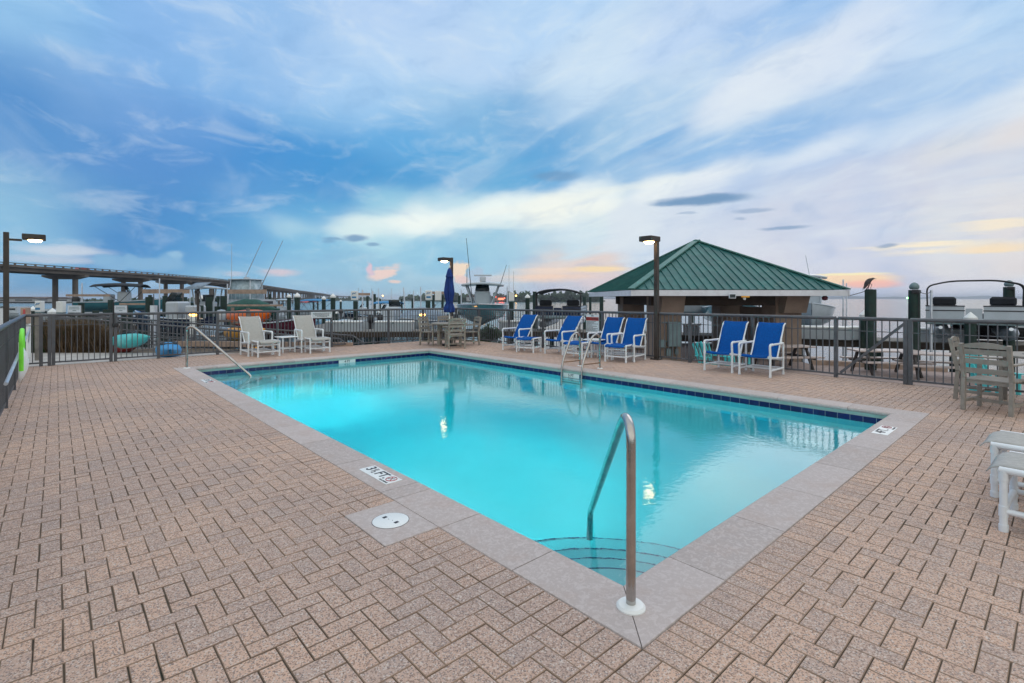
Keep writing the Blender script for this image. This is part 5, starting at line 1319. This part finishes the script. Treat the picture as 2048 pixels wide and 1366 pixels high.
def adirondack(px, Y, rz, label):
    t = thing('patio_chair', label, 'patio chair', P(px, Y, GL), rz - YAW, 'turquoise patio chairs on the lower patio')
    k = MB()
    for i in range(5): k.bar((-.22 + .11 * i, -.28, .36), (-.22 + .11 * i, .25, .24), .10, .02)
    k.build('seat', M['turq'], t); k = MB()
    for i in range(5): k.bar((-.23 + .115 * i, .20, .24), (-.27 + .135 * i, .55, .92 + .05 * (1 - abs(i - 2) / 2)), .02, .10)
    k.build('backrest', M['turq'], t)
    for s in (-1, 1):
        MB().box((s * .33, 0, .56), (.12, .72, .024), bev=.008).build('armrest', M['turq'], t); MB().box((s * .30, -.28, .28), (.04, .09, .56)).build('leg', M['turq'], t); MB().bar((s * .28, .45, .0), (s * .28, -.2, .36), .03, .09).build('leg', M['turq'], t)
adirondack(1423, 15.6, R(15), 'left turquoise patio chair behind the second blue chair from the right'); adirondack(1473, 15.8, R(-10), 'right turquoise patio chair behind the second blue chair from the right')
adirondack(1990, 12.2, R(10), 'turquoise patio chair low behind the slatted chairs at the right edge')
# ------------------------------------------------------------------ pavilion
BR = R(2.0)                                   # turn of the building in the survey frame
def bp(x, y, z=0):                            # building frame: x along the front, y back, origin front left eave corner
    N0 = (4.08, 17.3); return cw(N0[0] + x * math.cos(BR) - y * math.sin(BR), N0[1] + x * math.sin(BR) + y * math.cos(BR), z)
pv = thing('pavilion', 'open pavilion with tan stucco columns and a green standing seam hip roof', 'pavilion', bp(0, 0, 0), BR - YAW)
BS = 7.70; ZE = 1.86; ZP = 3.98; c_ = BS / 2
def roof_mat():
    m = bpy.data.materials.new('green_metal_roof'); m.use_nodes = True; nt = m.node_tree; b = nt.nodes['Principled BSDF']
    tc = nt.nodes.new('ShaderNodeTexCoord'); v = S(nt, tc.outputs['Object'])
    c = mixc(nt, noise(nt, v, 1.6, 5, .7, .5).step(.4, .65), (.004, .088, .086), (.012, .130, .122))
    c = mixc(nt, noise(nt, v, 5.0, 6, .75, 1.0).step(.56, .70) * .6, c, (.15, .24, .14))
    c = mixc(nt, noise(nt, v, 11.0, 6, .75, 1.0).step(.58, .70) * .35, c, (.02, .08, .08))
    nt.links.new(c.k, b.inputs['Base Color']); b.inputs['Roughness'].default_value = .5; b.inputs['Metallic'].default_value = .15
    return m
M['roof'] = roof_mat()
M['hip'] = mat('roof_hip_cap', (.06, .18, .155), .5, .1, .2, 5)
pk = Vector((c_, c_, ZP)); cor = [Vector((0, 0, ZE)), Vector((BS, 0, ZE)), Vector((BS, BS, ZE)), Vector((0, BS, ZE))]
for i in range(4):
    a, b = cor[i], cor[(i + 1) % 4]
    k = MB(); k.add([a, b, pk], [(0, 1, 2)])
    n = 26; e = (b - a); L = e.length; e.normalize(); mid = (a + b) / 2; up = (pk - mid); nrm = e.cross(up).normalized()
    for j in range(1, n):
        s = L * j / n; f = 1 - abs(s - L / 2) / (L / 2)
        p = a + e * s; q = p + up * f * .995
        if (q - p).length > .1: k.bar(p + nrm * .012, q + nrm * .012, .022, .038)
    o = k.build('roof_slope', M['roof'], pv, ang=20)
for i in range(4):
    o = MB().bar(cor[i] + Vector((0, 0, .02)), pk + Vector((0, 0, .03)), .26, .05).build('hip_cap', M['hip'], pv)
k = MB()
for i in range(4):
    a, b = cor[i], cor[(i + 1) % 4]; e = (b - a).normalized(); o_ = Vector((-e.y, e.x, 0)) * .03
    k.bar(a + o_ + e * .002 - Vector((0, 0, .12)), b + o_ - e * .062 - Vector((0, 0, .12)), .05, .20)
k.build('fascia', M['fascia'], pv)
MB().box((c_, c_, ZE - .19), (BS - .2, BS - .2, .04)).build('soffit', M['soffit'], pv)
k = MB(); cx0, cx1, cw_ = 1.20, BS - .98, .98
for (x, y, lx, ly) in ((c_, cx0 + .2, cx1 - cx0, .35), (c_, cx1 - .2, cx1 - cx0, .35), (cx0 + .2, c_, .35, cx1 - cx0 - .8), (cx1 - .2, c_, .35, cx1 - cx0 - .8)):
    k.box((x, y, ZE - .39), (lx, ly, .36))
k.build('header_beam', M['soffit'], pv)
hc = (GL + ZE - .23) / 2; hh = ZE - .23 - GL
for i, (x, y) in enumerate(((cx0 + cw_ / 2, cx0 + cw_ / 2), (cx1 - cw_ / 2, cx0 + cw_ / 2), (cx1 - cw_ / 2, cx1 - cw_ / 2), (cx0 + cw_ / 2, cx1 - cw_ / 2))):
    k = MB(); k.box((x, y, hc), (cw_, cw_, hh - .01))
    sx = 1 if x < c_ else -1
    for j in range(3): k.box((x + sx * (cw_ / 2 + .05 + .05 * j), y, ZE - .26 - .10 * (3 - j) + .05 + .10), (.10 + .0 * j, cw_ * .92 - .02 * j, .10 * (3 - j)))
    k.build('column', M['stucco'], pv)
    if i < 2:   # sloped eave bracket box
        k = MB(); k.prism([(0, 0), (-.55, 0), (-.32, -.62), (0, -.62)], -.42, .42, T=Matrix.Translation((x + .05, cx0 - .005, ZE - .215)) @ Matrix(((0, 0, 1, 0), (1, 0, 0, 0), (0, 1, 0, 0), (0, 0, 0, 1))))
        k.build('bracket', M['stucco'], pv)
k = MB(); k.box((cx1 - .45, c_, GL + 1.0), (.16, 2.0, 2.0)); k.build('side_wall', M['stucco'], pv)
def onfront(px, y, z, bk=.02): # x in building frame of bearing px on the front face
    yy = 17.3 + cx0; return ((px - 1024) / F * (yy) - 4.08)
def cab(name, label, px0, px1, y0_, y1_, d, m='elec'):
    Y = 17.3 + cx0 + .1; x0, x1 = onfront(px0, 0, 0), onfront(px1, 0, 0); z0, z1 = zat(y1_, Y), zat(y0_, Y)
    o = MB().box((0, 0, 0), (x1 - x0, d, z1 - z0), bev=.012).build(name, M[m]); o.location = bp((x0 + x1) / 2, cx0 - d / 2 - .005 - .02, (z0 + z1) / 2); o.rotation_euler.z = BR - YAW
    return tag(o, label, 'electrical box')
cab('electrical_cabinet', 'tall grey green electrical cabinet on the front column of the pavilion', 1337, 1361, 643, 692, .22)
cab('electrical_box', 'small grey box low on the left of the tall electrical cabinet', 1320.5, 1331.5, 679, 694, .14); cab('electrical_box', 'small grey box below the tall electrical cabinet', 1334.5, 1343, 696, 711, .12)
cab('electrical_meter', 'tiny meter box right below the tall electrical cabinet', 1352, 1358, 697, 708, .12)
k = MB(); zz0 = GL
for px in (1322.5, 1347, 1355.5): x = onfront(px, 0, 0); k.tube([(x, cx0 - .07, GL + .1), (x, cx0 - .07, ZE - .4 if px < 1330 else .0)], .022, 8)
k.tube([(onfront(1327, 0, 0), cx0 - .07, .68), (onfront(1336, 0, 0), cx0 - .07, .68)], .02, 8); k.tube([(onfront(1327, 0, 0), cx0 - .07, -.02), (onfront(1336, 0, 0), cx0 - .07, -.02)], .02, 8)
k.build('conduit', M['elec'], pv)
me_ = MB().lathe([(.03, 0), (.12, .02), (.13, .07), (.10, .10), (.02, .12)], 20); o = me_.build('round_gauge', M['alu']); o.location = bp(onfront(1327, 0, 0), cx0 - .10, zat(608.5, 18.5)); o.rotation_euler = (R(90), 0, BR - YAW)
tag(o, 'round grey disc on the pavilion column right of the lamp post', 'gauge')
fl = thing('floodlight', 'small square floodlight clipped to the white fascia', 'floodlight', bp((1464 - 1024) / F * 17.35 - 4.08, -.07, zat(595, 17.3)), BR - YAW)
MB().box((0, -.02, .05), (.24, .06, .17), bev=.01).build('housing', M['alu'], fl); MB().box((0, -.052, .05), (.19, .006, .12)).build('lens', M['glass'], fl)
sc_ = thing('flag_light', 'small bulb holder with a yellowish twig hanging under the fascia', 'light fitting', bp((1492 - 1024) / F * 17.35 - 4.08, .02, zat(598, 17.3)), BR - YAW)
MB().lathe([(.035, -.03), (.05, .03), (.03, .06)], 10).build('bulb', M['white'], sc_); MB().box((0, -.07, .075), (.30, .03, .05), bev=.012).build('twig_bar', M['yellow'], sc_)
sk_ = thing('speaker', 'dark round speaker hanging under the right end of the eave', 'speaker', bp(BS - .7, .3, ZE - .30), BR - YAW)
MB().lathe([(.03, -.08), (.09, -.05), (.10, .04), (.04, .09)], 14).build('shell', M['maroon'], sk_)
# cable from the eave to the heron pile and lift cable
def cable(p, q, sag, label, r=.012):
    pts = [p.lerp(q, i / 12) - Vector((0, 0, sag * 4 * (i / 12) * (1 - i / 12))) for i in range(13)]
    tag(MB().tube(pts, r, 5).build('cable', M['black']), label, 'cable')
cable(bp(BS, .1, ZE - .22), P(1735, 16.7, zat(581, 16.7)), .01, 'thin red brown cable from the right eave to the heron pile')
cable(P(1834, 17.0, zat(580, 17)), P(1862.5, 19, zat(583, 19)), .10, 'thin cable between the lift pile and the grey pole')
# yellow lamp / float between columns
o = MB().lathe([(.03, 0), (.09, .05), (.10, .25), (.05, .42), (.03, .5)], 12).build('buoy', M['yellow']); o.location = P(1299, 24, zat(640, 24)); tag(o, 'yellow buoy hanging in the left opening of the pavilion', 'buoy')
# ---- heron
M['heron'] = mat('heron_plumage', (.05, .042, .045), .8, 0, .4, 12, .3, 90)
Yh = 16.65; hp = P(1738, Yh, zat(579, Yh))
h = MB(); rows = []
def ring(c, r1, r2, t, n=12):
    c = Vector(c); t = Vector(t).normalized(); e = t.cross(Vector((0, 1, 0))).normalized(); g = t.cross(e)
    return [tuple(c + e * r1 * math.cos(2 * PI * j / n) + g * r2 * math.sin(2 * PI * j / n)) for j in range(n + 1)]
body = [((-.125, 0, .02), .006, .008, (.5, 0, .6)), ((-.11, 0, .06), .022, .025, (.4, 0, .8)), ((-.085, 0, .13), .045, .045, (.4, 0, .8)), ((-.04, 0, .20), .060, .058, (.6, 0, .7)),
        ((.01, 0, .25), .058, .052, (.8, 0, .5)), ((.055, 0, .275), .042, .038, (.9, 0, .3)), ((.085, 0, .285), .030, .026, (1, 0, .2)), ((.11, 0, .297), .029, .025, (1, 0, .1)), ((.135, 0, .298), .017, .015, (1, 0, 0)), ((.15, 0, .296), .009, .009, (1, 0, 0)), ((.215, 0, .290), .002, .002, (1, 0, 0))]
h.grid([ring(*b) for b in body])
for s, fx_ in ((.018, .0), (-.018, .07)):
    if fx_ == 0: h.tube([(-.01, s, .19), (-.005, s, .10), (.01, s, .0)], [.012, .006, .006], 6); [h.tube([(.01, s, .006), (.01 + .05 * math.cos(a), s + .05 * math.sin(a), .004)], .004, 5) for a in (-.5, 0, .5, PI)]
    else: h.tube([(-.01, s, .19), (.06, s, .13), (.03, s, .05), (.03, s, .0)], [.012, .006, .005, .005], 6); [h.tube([(.03, s, .006), (.03 + .05 * math.cos(a), s + .05 * math.sin(a), .004)], .004, 5) for a in (-.5, 0, .5, PI)]
hr = thing('heron', 'grey heron hunched on top of the thick green pile, bill to the right', 'bird', hp, -YAW); hr.scale = (1.2, 1.6, 1.2)
h.build('heron_body', M['heron'], hr, ang=80)
k = MB()
for s in (-1, 1): k.grid([[(-.125 + .15 * u, s * (.015 + .052 * math.sin(PI * min(1, .2 + u * .8))), .01 + .25 * u - .05 * v + .01) for u in [i / 6 for i in range(7)]] for v in (0, .5, 1)])
k.build('wing', mat('heron_wing', (.035, .032, .038), .8, 0, .3, 10), hr, solid=.004)
MB().tube([(.10, 0, .318), (.04, 0, .305), (-.0, 0, .29)], [.008, .004, .001], 5).build('crest', M['black'], hr)
# ------------------------------------------------------------------ bridge
def bridge_pt(t):            # centre line of the bridge in the survey frame
    pts = [(-117, 40), (-116, 118), (-116, 160), (-122, 200), (-134, 240), (-153, 300), (-208, 475), (-305, 800), (-520, 1500), (-700, 2600)]
    s = t; 
    for (a, b) in zip(pts[:-1], pts[1:]):
        L = math.hypot(b[0] - a[0], b[1] - a[1])
        if s <= L: u = s / L; return a[0] + (b[0] - a[0]) * u, a[1] + (b[1] - a[1]) * u, math.atan2(b[1] - a[1], b[0] - a[0])
        s -= L
    return (*pts[-1], math.atan2(1100, -180))
HB = CH + 8.0
br = thing('bridge', 'long concrete road bridge on paired columns curving away over the water', 'bridge', (0, 0, 0))
N = 120; Ls = [0 + 2700 * (i / N) ** 1.6 for i in range(N + 1)]
def sect(off, z):
    out = []
    for s in Ls:
        x, y, a = bridge_pt(s); out.append(cw(x + math.cos(a - PI / 2) * off, y + math.sin(a - PI / 2) * off, z))
    return out
def strip(prof, name, m):
    lines = [sect(o_, z) for o_, z in prof]; lines.append(lines[0])
    MB().grid([list(r) for r in lines]).build(name, m, br, ang=30)
strip([(5.2, HB - 1.0), (5.2, HB - .55), (-5.2, HB - .55), (-5.2, HB - 1.0)], 'road_slab', M['bridgec'])
for off in (-4.2, -1.4, 1.4, 4.2): strip([(off + .3, HB - 1.9), (off + .3, HB - 1.0), (off - .3, HB - 1.0), (off - .3, HB - 1.9)], 'girder', M['bridgec'])
for off in (5.0, -5.0):
    strip([(off + .15, HB - .55), (off + .15, HB - .45), (off - .15, HB - .45), (off - .15, HB - .55)], 'kerb', M['bridgec'])
    strip([(off + .12, HB - .18), (off + .12, HB), (off - .12, HB), (off - .12, HB - .18)], 'parapet_rail', M['bridgec'])
    k = MB(); s = 20
    while s < 900:
        x, y, a = bridge_pt(s); p = cw(x + math.cos(a - PI / 2) * off, y + math.sin(a - PI / 2) * off, HB - .32); k.box(p, (.25, .35, .28), rz=a - YAW); s += 2.4
    tag(k.build('parapet_posts', M['bridgec'], br), kind='stuff')
s = 22; i = 0
while s < 2300 and i < 60:
    x, y, a = bridge_pt(s); T = Matrix.Translation(cw(x, y, 0)) @ Matrix.Rotation(a - YAW, 4, 'Z')
    k = MB(); k.prism([(-5.6, HB - 1.92), (5.6, HB - 1.92), (5.6, HB - 2.4), (3.2, HB - 3.0), (-3.2, HB - 3.0), (-5.6, HB - 2.4)], -.65, .65, T=T @ Matrix(((0, 0, 1, 0), (1, 0, 0, 0), (0, 1, 0, 0), (0, 0, 0, 1))))
    for o_ in (-2.6, 2.6): k.add(*(lambda q: (q.v, q.f))(MB().tube([(0, o_, SEA - 1), (0, o_, HB - 2.95)], .62, 12)), T=T)
    k.build('pier', M['bridgec'], br); s += 23 if s < 700 else 45; i += 1
cr = thing('car', 'small red car driving on the bridge at the upper left', 'car', (0, 0, 0)); x, y, a = bridge_pt(93)
cr.location = cw(x + 3, y, HB - 1.3); cr.rotation_euler.z = a - YAW
k = MB(); k.prism([(-2.1, .3), (2.1, .3), (2.1, .8), (1.2, .9), (.6, 1.42), (-1.2, 1.42), (-1.9, .95), (-2.1, .9)], -.85, .85, T=Matrix.Rotation(R(90), 4, 'X')); k.build('body', M['redp'], cr)
for sx in (-1.3, 1.3):
    for sy in (-.8, .8): k = MB(); k.tube([(sx, sy - .1, .33), (sx, sy + .1, .33)], .33, 12); k.build('wheel', M['black'], cr)
for sy in (-.6, .6): MB().box((-2.12, sy, .75), (.04, .3, .14)).build('tail_light', M['redlight'], cr)
# ------------------------------------------------------------------ far shores
def treeline(name, label, pts, n, seed, leaf=1.6, m=None):
    """pts: (px, Y, height) profile; clumps of leaf faces piled along it"""
    rnd = random.Random(seed); k = MB()
    for i in range(n):
        u = rnd.random() * (len(pts) - 1); j = int(u); f = u - j
        px = pts[j][0] * (1 - f) + pts[j + 1][0] * f; Y = pts[j][1] * (1 - f) + pts[j + 1][1] * f; H = pts[j][2] * (1 - f) + pts[j + 1][2] * f
        H *= .72 + .28 * math.sin(px * .35 + seed) * math.sin(px * .13 + 2) + .18 * math.sin(px * 1.1)
        p = P(px, Y + rnd.uniform(-.04, .04) * Y, SEA + H * rnd.random() ** .7)
        a = Vector((rnd.gauss(0, 1), rnd.gauss(0, 1), rnd.gauss(0, .5))).normalized() * leaf * rnd.uniform(.6, 1.6) * Y / 600; b = a.orthogonal().normalized() * leaf * rnd.uniform(.6, 1.4) * Y / 600
        k.add([p - a, p + b, p + a, p - b], [(0, 1, 2, 3)])
    return tag(k.build(name, m or M['farland'], ang=10), label, kind='stuff')
M['fartree'] = mat('far_trees', (.030, .060, .030), .9, 0, .5, .05)
treeline('far_woods', 'dark green wooded far shore beyond the bay', [(800, 900, 8), (870, 700, 11), (905, 600, 9), (930, 560, 10), (1000, 560, 9), (1040, 560, 12), (1080, 560, 9), (1120, 560, 12), (1150, 560, 12), (1200, 560, 10)], 9000, 3, m=M['fartree'])
treeline('far_left_shore_trees', 'low scrub along the far left shore', [(-60, 420, 3), (60, 420, 4.0), (160, 420, 3.2), (330, 520, 4), (560, 700, 5), (760, 900, 6)], 7000, 5, leaf=1.1, m=M['fartree'])
def land(name, pts, h, label):
    k = MB(); fr_ = [P(px, Y, SEA - .5) for px, Y in pts]; bk_ = [P(px, Y * 1.25, SEA - .5) for px, Y in pts]; n = len(pts)
    vs = [(p.x, p.y, SEA - .5) for p in fr_] + [(p.x, p.y, SEA + h) for p in fr_] + [(p.x, p.y, SEA + h) for p in bk_] + [(p.x, p.y, SEA - .5) for p in bk_]
    fs = []
    for i in range(n - 1):
        for r in range(3): fs.append((r * n + i, r * n + i + 1, (r + 1) * n + i + 1, (r + 1) * n + i))
    k.add(vs, fs); tag(k.build(name, M['farland']), label, kind='structure')
land('far_shore', [(-80, 400), (60, 400), (160, 410), (330, 510), (560, 690), (760, 880), (905, 590), (1060, 550), (1210, 550)], 1.0, 'low far shore of the bay')
k = MB(); rnd = random.Random(9); top = []; nn = 160
xs_ = [1180 + (2300 - 1180) * i / nn for i in range(nn + 1)]
hh_ = [23 + 5 * math.sin(x * .02) + 4 * math.sin(x * .071) + rnd.uniform(-1.5, 1.5) for x in xs_]
fr_ = [P(x, 5200, SEA - 1) for x in xs_]; bk_ = [P(x, 5600, SEA - 1) for x in xs_]
vs = [(p.x, p.y, SEA - 1) for p in fr_] + [(p.x, p.y, SEA + h_) for p, h_ in zip(fr_, hh_)] + [(p.x, p.y, SEA + h_) for p, h_ in zip(bk_, hh_)]
n = nn + 1; k.add(vs, [(r * n + i, r * n + i + 1, (r + 1) * n + i + 1, (r + 1) * n + i) for r in range(2) for i in range(nn)])
tag(k.build('distant_hills', M['farland']), 'thin hazy coastline on the horizon at the right', kind='structure')
# houses and lights on the far shore
M['housew'] = mat('house_wall', (.35, .36, .38), .8, 0, .1, .2); M['houser'] = mat('house_roof', (.10, .07, .06), .8, 0, .1, .2)
def house(px, Y, w, h, label, lit=None, m='housew'):
    t = thing('far_house', label, 'house', P(px, Y, SEA + .8), -YAW, 'small houses on the far shore')
    MB().box((0, 0, h / 2), (w, w * .6, h)).build('wall', M[m], t)
    MB().prism([(-w * .55, h), (w * .55, h), (w * .35, h * 1.5), (-w * .35, h * 1.5)], -w * .33, w * .33, T=Matrix.Rotation(R(90), 4, 'X')).build('roof', M['houser'], t)
    MB().box((w * .1, -w * .3 - .05, h * .5), (w * .5, .08, h * .35)).build('window', M[lit] if lit else M['glass'], t)
house(942, 520, 9, 4, 'pale house on the far shore just right of the umbrella'); house(956, 520, 7, 4, 'brownish house behind the hardtop of the big boat', 'amber', 'stucco'); house(1000, 520, 11, 4.2, 'red lit house on the far shore right of the big boat', 'redlight', 'stucco')
house(60, 395, 26, 2.6, 'low white house at the far left shore'); house(130, 395, 18, 2.4, 'second low pale house at the far left shore'); house(20, 395, 20, 2.4, 'low house at the far left edge of the view')
house(975, 520, 8, 3.5, 'small white house seen under the hardtop of the big boat')
def shore_lamp(px, py, Y, r, m, label):
    z = zat(py, Y); t = thing('shore_lamp', label, 'lamp', P(px, Y, SEA))
    MB().tube([(0, 0, 0), (0, 0, z - SEA)], .08, 5).build('pole', M['black'], t); MB().lathe([(.01, -r), (r * .7, -r * .7), (r, 0), (r * .7, r * .7), (.01, r)], 10, c=(0, 0, z - SEA)).build('globe', M[m], t)
shore_lamp(968, 590, 500, .8, 'amber', 'amber lamp glowing on the far shore behind the big boat'); shore_lamp(1032, 591.5, 500, .8, 'amber', 'amber lamp glowing right of the plain meter box')
shore_lamp(991, 593.5, 498, .8, 'redlight', 'red lamp on the far shore right of the big boat'); shore_lamp(1009, 596.5, 498, .6, 'redlight', 'small red lamp low on the far shore'); shore_lamp(765.5, 591.5, 560, .7, 'amber', 'warm lamp on the far shore above the middle locker')
shore_lamp(1815, 596, 1500, 2.6, 'greenlight', 'green channel light on the water left of the lift pile')
# dock edge lamps
def bollard(px, py, Y, label):
    t = thing('dock_light', label, 'dock light', P(px, Y, DL), -YAW, 'amber lit power pedestals on the docks'); z = zat(py, Y) - DL
    MB().box((0, 0, z / 2 - .04), (.26, .2, max(.1, z - .08)), bev=.02).build('pedestal', M['white'], t); MB().box((0, 0, z), (.30, .22, .09), bev=.02).build('light_band', M['amber'], t); MB().box((0, 0, z + .08), (.32, .26, .06), bev=.02).build('hood', M['white'], t)
bollard(387, 629, 24, 'amber lit white pedestal left of the orange kayaks'); bollard(845, 630, 27.5, 'amber lit white pedestal behind the left slatted chair'); bollard(1300.5, 628, 27, 'amber lit pedestal in the left pavilion opening')
# ------------------------------------------------------------------ air over the bay
hz = MB().box((CAMX, CAMY, (-3.4 + 34) / 2), (14000, 14000, 37.4)).build('haze', bpy.data.materials.new('haze'))
hm = hz.data.materials[0]; hm.use_nodes = True; hn = hm.node_tree; hn.nodes.clear()
ho = hn.nodes.new('ShaderNodeOutputMaterial'); hv = hn.nodes.new('ShaderNodeVolumePrincipled')
hv.inputs['Color'].default_value = (.80, .86, 1.0, 1); hv.inputs['Density'].default_value = 0.00022; hn.links.new(hv.outputs[0], ho.inputs['Volume'])
tag(hz, kind='stuff')
